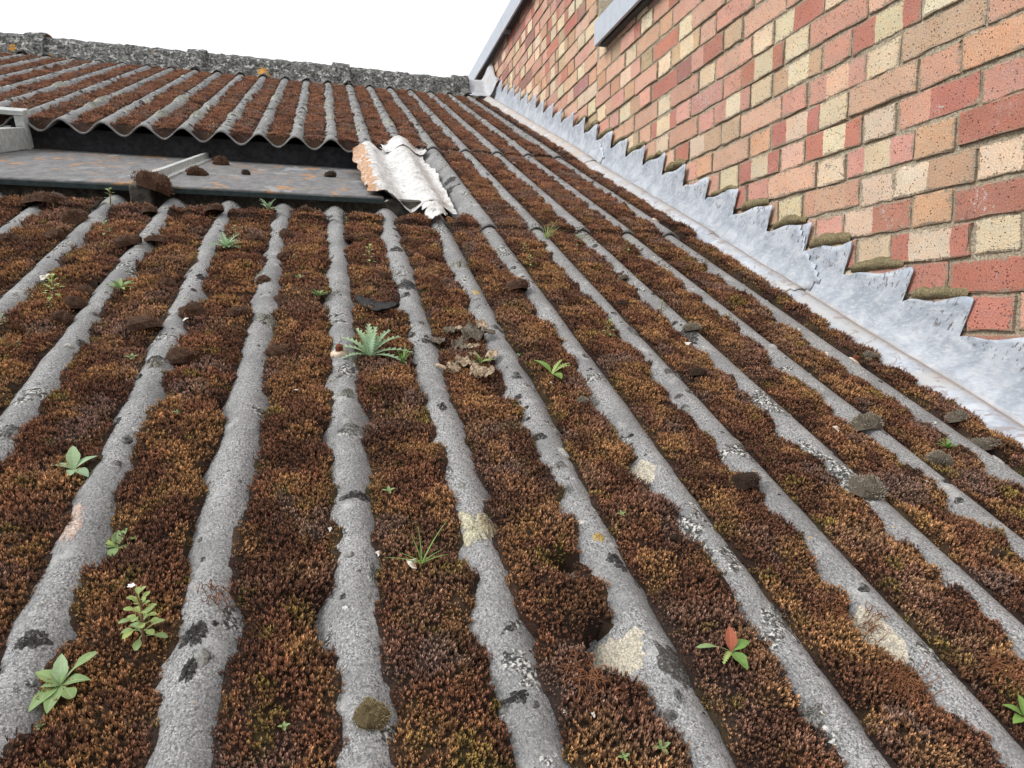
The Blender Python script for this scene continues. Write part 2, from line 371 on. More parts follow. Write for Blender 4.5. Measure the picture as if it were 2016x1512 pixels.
# ------------------------------------------------------------------ roof sheets
LAP1, LAP2, RIDGE_S, UEDGE = 1.925, 3.135, 5.66, X0+3.5*P
def course_off(u, s):
    u = np.asarray(u, float); s = np.asarray(s, float)
    o = np.where(s < LAP1, 0.0, np.where(s < LAP2, .011*(1-(s-LAP1)/1.36), .012*(1-(s-LAP2)/2.5)))
    return np.clip(o, 0, 1)
def prof(u): 
    c = np.cos(2*pi*(np.asarray(u, float)-X0)/P)
    return AMP*(c-1)
def wob(u, s): return .0014*fbm(np.asarray(u)*5+3, np.asarray(s)*4, 71, 2)
def top(u, s): return prof(u) + course_off(u, s) + wob(u, s)
roof = tag(empty('corrugated_roof', tuple(L2W([0.2, 1.0, -.05]))), 'weathered grey corrugated cement roof sloping up to a lichened ridge', 'roof')
def sheet(u0, u1, s0, s1, offs, fine=True):
    per = 20 if fine else 14
    nu = int(round((u1-u0)/P*per))+1; ns = max(8, int((s1-s0)/(.03 if fine else .06)))
    u = np.linspace(u0+.0008, u1-.0008, nu)[:, None]; t = np.linspace(0, 1, ns)[None, :]
    e0 = s0 + .004*fbm(u*40, u*0+s0, 5); s = e0 + t*(s1-e0)
    uu = np.broadcast_to(u, s.shape)
    n = prof(uu) + wob(uu, s) + offs(s) + .0007*fbm(uu*60, s*60, 9, 2)
    th = .0068
    topg = np.stack([uu, s, n], -1); botg = np.stack([uu, s, n-th], -1)
    V, F = slab(topg, botg); return V, F
def add_sheet(u0, u1, s0, s1, offs, fine=True):
    V, F = sheet(u0, u1, s0, s1, offs, fine)
    return part('corrugated_sheet', L2W(V), F, MAT['sheet'], roof, True, {'loc': ('FLOAT_VECTOR', V)})
E7 = 7*P
for k in range(-3, 1): add_sheet(UEDGE+(k-0)*E7 if k else UEDGE, UEDGE+(k+1)*E7 if k else 1.252, -.95, LAP1+.14 + (.02 if k < 0 else 0), lambda s: s*0., k > -3)
add_sheet(UEDGE, 1.252, LAP1, LAP2+.14, lambda s: .011*(1-(s-LAP1)/1.36))
for k in range(-4, 1): add_sheet(UEDGE+k*E7 if k else UEDGE, UEDGE+(k+1)*E7 if k else 1.252, LAP2, 5.62, lambda s: .012*(1-(s-LAP2)/2.5), k > -3)
q, F = box_uv(-3.6, 1.262, -.9, 5.7, -.17, -.15); part('underlay', L2W(q), F, MAT['deck'], roof)  # unseen sheet added to stop light leaking in from below, keeps gaps dark

# ridge caps: wing that follows the corrugations, then a steep roll
def ridge_piece(u0, u1, lift):
    nu = int((u1-u0)/P*16); u = np.linspace(u0, u1, nu)
    prof_s = [(5.445, 0, 1), (5.50, .002, 1), (5.535, .006, .75), (5.56, .014, .3), (5.585, .030, .05), (5.603, .050, 0), (5.630, .070, 0), (5.672, .082, 0), (5.72, .078, 0), (5.765, .058, 0), (5.83, .004, 0), (5.98, -.13, 0)]
    G = np.zeros((nu, len(prof_s), 3))
    sock = sst(u1-.13, u1-.118, u)*.02
    for j, (s, nn, f) in enumerate(prof_s):
        base = .010 + nn + lift
        wv = prof(u)*f
        roll = sst(.02, .07, nn)*.006*vn(u*30, u*0+j, 3) + .0025*vn(u*70, u*0+j*1.7, 8)
        edge = .006*vn(u*35, u*0, 12) if j == 0 else 0
        G[:, j] = np.stack([u, np.full(nu, s)+edge - (sock*.6 if nn > .01 else 0), base + wv + roll + sock*(1 if j > 0 else .5)], -1)
    # densify along the profile
    m = 4; Gs = []
    for j in range(len(prof_s)-1):
        for t in range(m): Gs.append(G[:, j]*(1-t/m) + G[:, j+1]*t/m)
    Gs.append(G[:, -1]); G = np.stack(Gs, 1)
    rough = .0035*fbm(G[..., 0]*55, G[..., 1]*55+G[..., 2]*70, 31, 3)*sst(5.44, 5.47, G[..., 1])
    G[..., 2] += rough; G[..., 1] -= rough*.8
    B = G.copy(); B[..., 2] -= .008; B[..., 1] += .004
    V, F = slab(G, B)
    part('ridge_cap', L2W(V), F, MAT['ridge'], roof, True, {'loc': ('FLOAT_VECTOR', V)})
rj = [-3.74, -2.76, -1.78, -.80, .18, 1.07]
for i in range(5): ridge_piece(rj[i]-(.02 if i else 0), rj[i+1]+.0, .004*(i % 2)+.001*i)

# fixing bolts
def bolt(px, py, r, rusty=True):
    u, s, n = roofpt(px, py, .004); k = round((u-X0)/P); 
    n0 = float(top(u, s)); c = np.array([u, s, n0])
    V = []; F = []
    m = 14
    for ring, (rr, h) in enumerate([(1.35, -.001), (1.3, .004), (.7, .0065), (.0, .007)]):
        for i in range(m):
            a = 2*pi*i/m; j = 1+.22*random.uniform(-1, 1)
            V.append((u+r*rr*j*cos(a), s+r*rr*j*sin(a), float(top(u+r*rr*j*cos(a), s))*.7 + n0*.3 + h))
    for q in range(3):
        for i in range(m): F.append((q*m+i, q*m+(i+1) % m, (q+1)*m+(i+1) % m, (q+1)*m+i))
    # hexagon head
    H = []; G = []
    for ring, (rr, h) in enumerate([(.62, .004), (.62, .014), (.5, .0165), (0, .017)]):
        for i in range(6): a = 2*pi*i/6+.3; H.append((u+r*rr*cos(a), s+r*rr*sin(a), n0+h))
    for q in range(3):
        for i in range(6): G.append((q*6+i, q*6+(i+1) % 6, (q+1)*6+(i+1) % 6, (q+1)*6+i))
    hb = part('bolt', L2W(H), G, MAT['rust'], roof)
    part('washer', L2W(V), F, MAT['washer'], hb, True)
for b in [(668, 691, .011), (1688, 700, .011), (1291, 435, .011)]: bolt(*b)

# ------------------------------------------------------------------ moss field
def sheetpt(px, py):
    n = 0.
    for _ in range(40): u, s, _n = roofpt(px, py, n); n += .35*(float(top(u, s))-n)
    return u, s, n
BARE = []      # (u, s, ru, rs): places where moss has come away
for px, py, a, b in [(1262, 932, .022, .026), (1220, 1292, .038, .036), (1726, 1240, .024, .042), (1108, 1152, .018, .015)]:
    u, s, n = sheetpt(px, py); BARE.append((u, s, a, b))
def lobe(s, v, seed):
    """rounded bulges along the moss edge, 6 to 11 cm long, different in every valley"""
    y = s/.085 + v*7.31; i0 = np.floor(y); best = np.full(np.shape(y), 9.)
    for d in (-1, 0, 1): best = np.minimum(best, np.abs(y - (i0+d+.5+.38*_hash(i0+d, v, seed)))*(1+.3*_hash(i0+d, v, seed+5)))
    return np.sqrt(np.clip(1-(best/.62)**2, 0, 1))
def moss_d(u, s):
    """distance (m) inside the moss edge, its valley centre offset"""
    v = np.floor((u-X0)/P); x = u-(X0+(v+.5)*P)
    up = sst(2.9, 3.3, s)
    base = .0448 - .0060*up + np.where(v >= 8, -.02, 0)
    lR, lL = lobe(s, v, 301), lobe(s, v, 302)
    wR = base - .009 + .017*lR + .006*vn(s*5, v*13.7+5, 21) + .003*vn(s*19, v*7.1, 22) + .003*vn(s*70, v*3.3, 23)
    wL = base - .009 + .017*lL + .006*vn(s*5, v*11.3+9, 24) + .003*vn(s*19, v*5.7, 25) + .003*vn(s*70, v*4.1, 26)
    hole = sst(.55, .8, vn(s*6, v*9.3, 29))*.016
    d = np.where(x > 0, wR-x, wL+x) - hole*.6
    f1, _c = worley(u*27+.35*vn(u*60, s*60, 47), s*21+.35*vn(u*60, s*60, 48), 49); d = d + .008*(.48-f1)
    for (bu, bs, a, b) in BARE:
        r = np.sqrt(((u-bu)/a)**2+((s-bs)/b)**2); r = r*(1+.25*vn(u*90, s*90, 33)); d = np.minimum(d, (r-1)*min(a, b))
    # ends of sheets
    d = np.where(u < UEDGE, np.minimum(d, np.where(s < 2.4, (1.985+.02*vn(u*30, s*0, 35)-s), (s-LAP2-.012))), d)
    d = np.minimum(d, 5.47-s)
    return d, x
def moss_n(u, s):
    d, x = moss_d(u, s); sh = top(u, s)
    up = sst(2.9, 3.3, s)
    fill = -.013 - .008*up + .004*vn(s*5, np.floor((u-X0)/P)*3.1, 41) + .0045*(1-(x/.05)**2) + course_off(u, s)
    fill = np.maximum(fill, sh+.004)
    t = np.clip(d/.0085, 0, 1); t = np.sqrt(t*(2-t)+1e-9)
    f1, cid = worley(u*27+.35*vn(u*60, s*60, 47), s*21+.35*vn(u*60, s*60, 48), 49)
    pil = np.sqrt(np.clip(1-(f1/.82)**2, 0, 1))
    lb = np.where(x > 0, lobe(s, np.floor((u-X0)/P), 301), lobe(s, np.floor((u-X0)/P), 302))
    lump = (.006*(lb-.6) + .0075*(1+.5*cid)*(pil-.62) + .0016*fbm(u*70, s*70, 43, 2) + .0016*vn(u*150, s*150, 44) + .003*fbm(u*11, s*11, 46, 2))*t
    return sh + (fill-sh)*t + lump - .001, d
PAL = np.array([(.225, .112, .066), (.138, .068, .044), (.300, .175, .084), (.215, .170, .050), (.220, .152, .130), (.285, .150, .112)])
def moss_col(u, s):
    a = fbm(u*14, s*14, 51, 3); b = fbm(u*26+5, s*26, 52, 3); c = fbm(u*34, s*34+9, 53, 2); d2 = fbm(u*9+2, s*9, 54, 2)
    up = sst(1.2, 3.2, s)
    ed, _ = moss_d(u, s)
    col = np.broadcast_to(PAL[0], u.shape+(3,)).copy()
    _f, cid = worley(u*27+.35*vn(u*60, s*60, 47), s*21+.35*vn(u*60, s*60, 48), 49)
    def mixc(k, w): 
        nonlocal col; col = col*(1-w[..., None]) + PAL[k]*w[..., None]
    mixc(1, sst(-.05, -.35, a)); mixc(2, sst(.0, .35, b)*(1-.75*up)); mixc(5, up*.55); mixc(4, sst(.12, .4, d2)*(.35+.5*up))
    mixc(3, sst(.40, .52, c)*(1-.7*up)*.75); mixc(3, sst(.010, .0, ed)*sst(.05, .3, b)*.7*(1-.6*up))
    mixc(2, sst(.45, .7, cid)*.6*(1-.6*up)); mixc(1, sst(-.5, -.75, cid)*.75); mixc(4, sst(-.30, -.36, cid)*sst(-.5, -.44, cid)*.7)
    return col*(1+.14*cid)[..., None]
def build_moss():
    Vs = []; Fs = []; Cs = []; Ls = []; off = 0
    pts = []
    def region(v, s0, s1, ds, du, sp, sc):
        nonlocal off
        uc = X0+(v+.5)*P
        u = np.linspace(uc-.068, uc+.068, int(.136/du)+1); s = np.arange(s0, s1, ds)
        U, S = np.meshgrid(u, s, indexing='ij'); n, d = moss_n(U, S)
        nu, ns = U.shape; f = gridfaces(nu, ns); dd = d.reshape(-1)
        keep = (dd[f] > -.002).sum(1) >= 2; f = f[keep]
        if len(f):
            L = np.stack([U, S, np.where(d > -.002, n, n-.002)], -1).reshape(-1, 3); C = moss_col(U, S).reshape(-1, 3)
            used, inv = np.unique(f, return_inverse=True); 
            Vs.append(L[used]); Cs.append(C[used]); Fs.append(inv.reshape(-1, 4)+off); off += len(used)
        # clump anchors
        gu = np.arange(uc-.068, uc+.068, sp); gs = np.arange(s0, s1, sp); GU, GS = np.meshgrid(gu, gs)
        GU = (GU + rng.uniform(-.55, .55, GU.shape)*sp).reshape(-1); GS = (GS + rng.uniform(-.55, .55, GS.shape)*sp).reshape(-1)
        n, d = moss_n(GU, GS); e = .003
        nx = (moss_n(GU+e, GS)[0]-moss_n(GU-e, GS)[0])/(2*e); ny = (moss_n(GU, GS+e)[0]-moss_n(GU, GS-e)[0])/(2*e)
        k = d > .0005
        nrm = np.stack([-nx*.75, -ny*.75, np.ones_like(nx)], -1); nrm = nrm[k]/np.linalg.norm(nrm[k], axis=1)[:, None]
        sz = sc*rng.uniform(.75, 1.25, k.sum())*(.55+.45*sst(0, .012, d[k]))*(1+.25*fbm(GU[k]*20, GS[k]*20, 61, 2))
        pts.append((np.stack([GU[k], GS[k], n[k]-.0015], -1), nrm, sz, moss_col(GU[k], GS[k])*rng.uniform(.72, 1.3, k.sum())[:, None]))
    for v in range(-10, 9):
        near = v >= -7
        region(v, .05 if near else .9, 1.2, .005, .0055, .0078, 1.0) if near else None
        region(v, 1.2 if near else .9, 2.02 if v < 4 else 3.2, .007, .0065, .0095, 1.12)
    for v in range(-21, 9): region(v, LAP2 if v < 4 else 3.2, 5.48, .012, .009, .0135, 1.35)
    V = np.concatenate(Vs); C = np.concatenate(Cs); F = np.concatenate(Fs)
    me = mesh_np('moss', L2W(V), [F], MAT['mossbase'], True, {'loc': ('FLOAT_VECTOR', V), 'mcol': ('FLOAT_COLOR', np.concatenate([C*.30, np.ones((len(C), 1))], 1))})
    o = link('moss', me)
    tag(o, 'dense brown moss carpet filling the valleys of the corrugated roof', 'moss', None, 'stuff')
    # anchors
    Q = np.concatenate([p[0] for p in pts]); N = np.concatenate([p[1] for p in pts]); Z = np.concatenate([p[2] for p in pts]); C = np.concatenate([p[3] for p in pts])
    return o, Q, N, Z, C
def shoot_clump(seed, nshoot=7, rad=.0068):
    r = np.random.default_rng(seed); V = []; F = []; T = []; R = []
    spots = []
    while len(spots) < nshoot:
        rr = rad*sqrt(r.uniform(0, 1)); a = r.uniform(0, 2*pi); q = np.array([rr*cos(a), rr*sin(a)])
        if all(np.hypot(*(q-o)) > .0026 for o in spots) or r.random() < .02: spots.append(q)
    for (bx, by) in spots:
        h = r.uniform(.0065, .0112); lean = np.array([bx, by])*r.uniform(.1, .5) + r.normal(0, .0012, 2); rv = r.uniform(0, 1)
        tipv = np.array([bx+lean[0], by+lean[1], h]); nl = 10
        for j in range(nl):
            t0 = .08 + .62*j/(nl-1); ang = 2.4*j + r.uniform(-.4, .4) + bx*900
            base = np.array([bx, by, 0])*(1-t0) + tipv*t0
            out = np.array([cos(ang), sin(ang)]); ln = h*.36*r.uniform(.8, 1.2); sp = .0013*(1.15-.45*t0)*r.uniform(.7, 1.25)
            tp = base + np.array([out[0]*sp*1.2, out[1]*sp*1.2, ln]); side = np.array([-out[1], out[0], 0])*.0006
            k = len(V); mid = base + np.array([out[0]*sp*.95, out[1]*sp*.95, ln*.5])
            V += [base+side*.6, base-side*.6, mid-side, mid+side, tp]; F += [(k, k+1, k+2, k+3), (k+3, k+2, k+4)]
            z0, z1, z2 = base[2]/h, mid[2]/h, tp[2]/h
            T += [z0, z0, z1, z1, z2]; R += [rv]*5
    return mesh_np('moss_clump', V, F, MAT['moss'], False, {'tip': ('FLOAT', sst(.30, 1.0, np.array(T))), 'shoot': ('FLOAT', R)})
moss, Q, N, Z, C = build_moss()
proto = bpy.data.collections.new('moss_clumps')
NV = 7
for i in range(NV):
    o = bpy.data.objects.new('moss_clump', shoot_clump(100+i)); proto.objects.link(o)
# rotation: local z -> normal (world), random spin
Nw = N[:, :1]*Uv + N[:, 1:2]*Sv + N[:, 2:3]*Nv
Nw = Nw + np.array([0, 0, .35]); Nw /= np.linalg.norm(Nw, axis=1)[:, None]
theta = np.arccos(np.clip(Nw[:, 2], -1, 1)); phi = np.arctan2(Nw[:, 1], Nw[:, 0])
# euler XYZ: spin about own z is left to a second rotation in the node tree
rot = np.stack([np.zeros_like(theta), theta, phi], -1)
def gn_instances(base, Qw, rot, scale, col, coll, mat):
    """join base mesh with instanced clumps through a geometry-node modifier fed by an anchor mesh inside the same object"""
    am = bpy.data.meshes.new('moss_anchors'); am.vertices.add(len(Qw)); am.vertices.foreach_set('co', Qw.astype(np.float32).reshape(-1))
    for nm, ty, arr, key in (('rot', 'FLOAT_VECTOR', rot, 'vector'), ('sz', 'FLOAT', scale, 'value'), ('mcol', 'FLOAT_COLOR', np.concatenate([col, np.ones((len(col), 1))], 1), 'color'),
                             ('spin', 'FLOAT', rng.uniform(0, 6.28, len(Qw)), 'value')):
        at = am.attributes.new(nm, ty, 'POINT'); at.data.foreach_set(key, arr.astype(np.float32).reshape(-1))
    ids = am.attributes.new('pick', 'INT', 'POINT'); ids.data.foreach_set('value', rng.integers(0, NV, len(Qw)).astype(np.int32))
    ao = bpy.data.objects.new('moss_anchors', am)
    ng = bpy.data.node_groups.new('moss_shoots', 'GeometryNodeTree')
    ng.interface.new_socket('Geometry', in_out='INPUT', socket_type='NodeSocketGeometry'); ng.interface.new_socket('Geometry', in_out='OUTPUT', socket_type='NodeSocketGeometry')
    nn = ng.nodes; gi = nn.new('NodeGroupInput'); go = nn.new('NodeGroupOutput')
    oi = nn.new('GeometryNodeObjectInfo'); oi.inputs[0].default_value = ao
    ci = nn.new('GeometryNodeCollectionInfo'); ci.inputs[0].default_value = coll; ci.inputs['Separate Children'].default_value = True; ci.inputs['Reset Children'].default_value = True
    ip = nn.new('GeometryNodeInstanceOnPoints'); ip.inputs['Pick Instance'].default_value = True
    def na(name, ty):
        x = nn.new('GeometryNodeInputNamedAttribute'); x.data_type = ty; x.inputs['Name'].default_value = name; return x.outputs['Attribute']
    e2r = nn.new('FunctionNodeEulerToRotation'); ng.links.new(na('rot', 'FLOAT_VECTOR'), e2r.inputs[0])
    cx = nn.new('ShaderNodeCombineXYZ'); ng.links.new(na('spin', 'FLOAT'), cx.inputs[2]); e2 = nn.new('FunctionNodeEulerToRotation'); ng.links.new(cx.outputs[0], e2.inputs[0])
    rr = nn.new('FunctionNodeRotateRotation'); rr.rotation_space = 'LOCAL'; ng.links.new(e2r.outputs[0], rr.inputs[0]); ng.links.new(e2.outputs[0], rr.inputs[1])
    ng.links.new(oi.outputs['Geometry'], ip.inputs['Points']); ng.links.new(ci.outputs[0], ip.inputs['Instance']); ng.links.new(na('pick', 'INT'), ip.inputs['Instance Index'])
    ng.links.new(rr.outputs[0], ip.inputs['Rotation']); ng.links.new(na('sz', 'FLOAT'), ip.inputs['Scale'])
    jn = nn.new('GeometryNodeJoinGeometry'); ng.links.new(gi.outputs[0], jn.inputs[0]); ng.links.new(ip.outputs[0], jn.inputs[0]); ng.links.new(jn.outputs[0], go.inputs[0])
    md = base.modifiers.new('shoots', 'NODES'); md.node_group = ng
gn_instances(moss, L2W(Q), rot, Z, C, proto, MAT['moss'])
print('moss clumps', len(Q))
def surf(u, s):
    u = np.array([float(u)]); s = np.array([float(s)])
    n, d = moss_n(u, s); return float(n[0]) if d[0] > 0 else float(top(u, s)[0])
def place(px, py):
    """photo pixel -> (u, s, n) on the moss or sheet surface, by marching down the sight line"""
    n = .0
    for _ in range(12):
        u, s, _n = roofpt(px, py, n); n = .5*n + .5*surf(u, s)
    return u, s, n

# ------------------------------------------------------------------ brick wall
CH, ZB0 = .0747, .143 + CZ                   # course height, bottom of course 0
YJ, ZCAP1, ZCAP2, YEND = 3.17, 2.152 + CZ, 1.352 + CZ, 7.2
wall = tag(empty('brick_wall', (WALLX+.06, 3.0, 0)), 'tall red and cream brick wall rising beside the mossy roof', 'wall')
def roofline(y): return y*tan(A) - HC/cos(A) + CZ     # where the crest plane meets the wall
# mortar bed: a bumpy sheet just behind the brick faces, on a solid core down to the ground
def mortar_bed(y0, y1, z0, z1, xo, step):
    y = np.arange(y0, y1+step, step); z = np.arange(z0, z1+step, step); z[-1] = z1; y[-1] = y1
    Y, Zz = np.meshgrid(y, z, indexing='ij')
    x = WALLX + xo + .0028*fbm(Y*45, Zz*45, 81, 3) + .0015*vn(Y*160, Zz*160, 82)
    G = np.stack([x, Y, Zz], -1); B = G.copy(); B[..., 0] = WALLX+.215
    V, F = slab(B, G); part('mortar_bed', V, F, MAT['mortar'], wall, True)
mortar_bed(-.6, YJ-.004, CZ-1.2, ZCAP2-.002, .0055, .013)
mortar_bed(YJ, YEND, CZ-1.2, ZCAP1-.002, .0185, .03)
V, F = [], []
q = np.array([[x, y, z] for x in (WALLX+.02, WALLX+.21) for y in (-.6, YEND) for z in (0., CZ-1.21)]); part('wall_base', q, [(0, 1, 3, 2), (4, 6, 7, 5), (0, 4, 5, 1), (2, 3, 7, 6), (0, 2, 6, 4), (1, 5, 7, 3)], MAT['mortar'], wall)
HL, SL = .1055, .2075                        # header and stretcher pitch along the wall
RED, PINK, SALM, CREAM, ORNG, PURP, BUFF = (.51, .235, .18), (.64, .375, .30), (.67, .445, .335), (.74, .63, .46), (.62, .40, .26), (.40, .225, .195), (.56, .41, .29)
def jit(c, r, a=.12):
    f = 1+r.uniform(-a, a); return tuple(max(.01, v*f*(1+r.uniform(-.05, .05))) for v in c)
SPEC = {  # bricks nearest the camera, read from the photograph: (course, rough y) -> kind
 (0, 1.07): 'cream', (0, 1.23): 'band', (0, 1.38): 'cream', (1, 1.06): 'red', (1, 1.21): 'orng', (1, 1.37): 'band', (1, 1.53): 'pink', (2, 1.06): 'cream', (2, 1.21): 'bandc', (2, 1.37): 'cream', (2, 1.52): 'bandp',
 (3, 1.05): 'red', (3, 1.20): 'orng', (3, 1.36): 'bandp', (3, 1.52): 'cream', (4, 1.05): 'pink', (4, 1.21): 'redend', (4, 1.37): 'cream', (4, 1.55): 'band', (5, 1.05): 'orng', (5, 1.21): 'pink', (5, 1.36): 'salm', (5, 1.52): 'cream',
 (6, 1.1): 'pink', (6, 1.25): 'buff', (6, 1.36): 'cream', (6, 1.5): 'bandp', (-1, 1.05): 'red', (-1, 1.21): 'red', (-2, 1.0): 'red'}
def kind_for(c, yc, header, r):
    for (cc, yy), k in SPEC.items():
        if cc == c and abs(yy-yc) < .075: return k
    far = yc > 3.3
    if header: return r.choices(['cream', 'orng', 'pink', 'red', 'salm', 'buff', 'purp'], [36, 13, 17, 6, 18, 8, 14 if far else 1])[0]
    return r.choices(['band', 'bandp', 'bandc', 'pink', 'red', 'salm', 'redend', 'purp'], [18, 28, 10, 15, 6, 20, 7, 16 if far else 1])[0]
def brick_geo(y0, y1, z0, z1, xf, kind, r, seed, detail):
    L, H = y1-y0, z1-z0
    nx, nz = (5 if L > .15 else 3, 2) if detail else (1, 1)
    b = .0028; dep = .02
    ys = [0, b] + [b+(L-2*b)*i/nx for i in range(1, nx)] + [L-b, L]; zs = [0, b] + [b+(H-2*b)*i/nz for i in range(1, nz)] + [H-b, H]
    V = []; Lc = []
    for i, yy in enumerate(ys):
        for j, zz in enumerate(zs):
            ei = i in (0, len(ys)-1); ej = j in (0, len(zs)-1)
            x = xf + (.0014 if (ei or ej) else 0) + (.0016 if (ei and ej) else 0) + r.uniform(-.0006, .0006)
            jy = r.uniform(-.002, .002); jz = r.uniform(-.002, .002)
            if (ei or ej) and r.random() < .14: x += .004; jy *= 2.2; jz *= 2.2
            V.append((x, y0+yy+jy, z0+zz+jz)); Lc.append((yy, zz, seed*.37))
    n2 = len(zs); F = []
    for i in range(len(ys)-1):
        for j in range(n2-1): a = i*n2+j; F.append((a, a+1, a+n2+1, a+n2))
    # sides go back into the wall
    ring = [i*n2 for i in range(len(ys))] + [(len(ys)-1)*n2+j for j in range(1, n2)] + [i*n2+n2-1 for i in range(len(ys)-2, -1, -1)] + [j for j in range(n2-2, 0, -1)]
    k = len(V)
    for i in ring: v = V[i]; V.append((v[0]+dep, v[1], v[2])); Lc.append(Lc[i])
    m = len(ring)
    for i in range(m): F.append((ring[i], ring[(i+1) % m], k+(i+1) % m, k+i))
    l, rr = 9., 9.
    one = {'cream': CREAM, 'red': RED, 'pink': PINK, 'salm': SALM, 'orng': ORNG, 'purp': PURP, 'buff': BUFF}
    if kind in one: c1 = jit(one[kind], r); c2 = c1
    else:
        c1 = jit({'band': RED, 'bandp': PINK, 'bandc': BUFF, 'redend': RED}[kind], r); c2 = jit({'band': CREAM, 'bandp': r.choice([SALM, CREAM]), 'bandc': CREAM, 'redend': PINK}[kind], r)
        if kind == 'redend': l, rr = L*r.uniform(.28, .36), 9.
        else: l = L*r.uniform(.2, .34); rr = L*r.uniform(.62, .86)
        if r.random() < .2: l, rr = L*r.uniform(.45, .6), 9.
    dirty = r.uniform(.6, 1.) if r.random() < (.42 if y0 < 3.3 else .75) else r.uniform(0, .3)
    n = len(V)
    return V, F, Lc, [c1+(1.,)]*n, [c2+(1.,)]*n, [(l, rr, dirty)]*n, [(L, H, 0)]*n
bricks = []
r = random.Random(3)
c0 = -14
for c in range(c0, 28):
    zb = ZB0 + c*CH
    odd = c % 2
    y = (1.160 if odd else 1.005) - 8*(HL+SL)
    head = True
    while y < YEND:
        Lb = HL if head else SL
        ya, yb = y + .0036 + r.uniform(-.0018, .0018), y + Lb - .0036 + r.uniform(-.0018, .0018)
        hd = head; head = not head; y += Lb
        if yb < -.5: continue
        splits = [(ya, yb, hd)]
        tall = (ya+yb)/2 > YJ
        ztop = ZCAP1 if tall else ZCAP2
        if zb + .065 > ztop: continue
        if not tall and yb > YJ-.006: splits = [(ya, YJ-.006, True)] if YJ-.006-ya > .03 else []
        elif tall and ya < YJ+.004: splits = [(YJ+.004, yb, True)] if yb-YJ-.004 > .03 else []
        # the course right under the lower capping is all headers
        if not tall and zb + .065 + CH > ztop and not hd and splits:
            mid = (ya+yb)/2; splits = [(ya, mid-.004, True), (mid+.004, splits[0][1], True)]
        for (p0, p1, h) in splits:
            yc = (p0+p1)/2
            if zb + .065 < roofline(yc) - .03: continue
            dz = r.uniform(-.0025, .0025)
            bricks.append((c, p0, p1, zb+.0038+dz, zb+CH-.0038+dz+r.uniform(-.002, .001), (.012 if tall else 0)+r.uniform(-.004, .003), h))
def px_of(Pw):
    q = np.array(Pw) - np.array([0, 0, CZ]); z = q@FW
    return PW/2 + FPX*(q@RT)/z, PH/2 - FPX*(q@UP)/z, z
def visible_area(b):
    yc, zc = (b[1]+b[2])/2, (b[3]+b[4])/2
    x, y, d = px_of((WALLX, yc, zc))
    if d < .2 or x < 880 or x > 2100 or y < -60 or y > 760 or zc < roofline(yc)+.09: return 0
    p1 = px_of((WALLX, b[1], zc)); p2 = px_of((WALLX, b[2], zc)); p3 = px_of((WALLX, yc, b[3])); p4 = px_of((WALLX, yc, b[4]))
    return abs(p1[0]-p2[0])*abs(p3[1]-p4[1])
order = sorted(range(len(bricks)), key=lambda i: -visible_area(bricks[i]))
single = set(order[:298])
acc = [[], [], [], [], [], [], []]
for i, (c, ya, yb, za, zb, xo, h) in enumerate(bricks):
    rr_ = random.Random(i*7+5); k = kind_for(c, (ya+yb)/2, h, rr_)
    V, F, Lc, C1, C2, BB, BS = brick_geo(ya, yb, za, zb, WALLX+xo, k, rr_, i, i in single)
    if i in single:
        part('brick', V, F, MAT['brick'], wall, False, {'bl': ('FLOAT_VECTOR', Lc), 'c1': ('FLOAT_COLOR', C1), 'c2': ('FLOAT_COLOR', C2), 'bb': ('FLOAT_VECTOR', BB), 'bs': ('FLOAT_VECTOR', BS)})
    else:
        o = len(acc[0]); acc[0] += V; acc[1] += [tuple(x+o for x in f) for f in F]; acc[2] += Lc; acc[3] += C1; acc[4] += C2; acc[5] += BB; acc[6] += BS
o = part('brickwork', acc[0], acc[1], MAT['brick'], wall, False, {'bl': ('FLOAT_VECTOR', acc[2]), 'c1': ('FLOAT_COLOR', acc[3]), 'c2': ('FLOAT_COLOR', acc[4]), 'bb': ('FLOAT_VECTOR', acc[5]), 'bs': ('FLOAT_VECTOR', acc[6])}); tag(o, kind='stuff')
print('bricks', len(bricks))

# metal cappings: folded sheet with a drip edge, in lengths
def capping(y0, y1, z, xf, hgt):
    # profile in (x, z): outer face, top, back
    pr = [(xf+.012, z), (xf, z), (xf, z+hgt), (xf+.30, z+hgt+.006), (xf+.31, z+hgt-.01), (xf+.31, z), (xf+.30, z-.004), (xf+.296, z+.004), (xf+.30, z+hgt-.016), (xf+.012, z+hgt-.012)]
    V = [(x, y, zz) for y in (y0, y1) for x, zz in pr]; n = len(pr)
    F = [(i, (i+1) % n, n+(i+1) % n, n+i) for i in range(n)]
    # closed ends
    V += [(x, y, zz) for y in (y0+.0005, y1-.0005) for x, zz in ((xf+.002, z+.002), (xf+.002, z+hgt-.006), (xf+.302, z+hgt-.002), (xf+.302, z+.002))]
    F += [tuple(range(2*n, 2*n+4)), tuple(range(2*n+4, 2*n+8))]
    part('capping', V, F, MAT['cap'], wall)
def soffit(y0, y1, z, xf):
    q = np.array([[x, y, zz] for x in (xf, xf+.05) for y in (y0, y1) for zz in (z-.03, z+.05)]); part('capping_batten', q, [(0, 1, 3, 2), (4, 6, 7, 5), (0, 4, 5, 1), (2, 3, 7, 6), (0, 2, 6, 4), (1, 5, 7, 3)], MAT['capedge'], wall)  # dark strip: shade below the capping overhang is put into its colour
CO = WALLX - .055
for a, b in ((3.06, 1.1), (1.095, -.6)): capping(b, a, 1.287+CZ, CO, .108)
for a, b in ((3.2, 4.83), (4.834, 6.3), (6.304, 7.25)): capping(a, b, 2.045+CZ, CO, .115)
soffit(-.6, 3.04, ZCAP2-.035, WALLX-.028); soffit(3.21, 7.2, ZCAP1-.045, WALLX-.02)

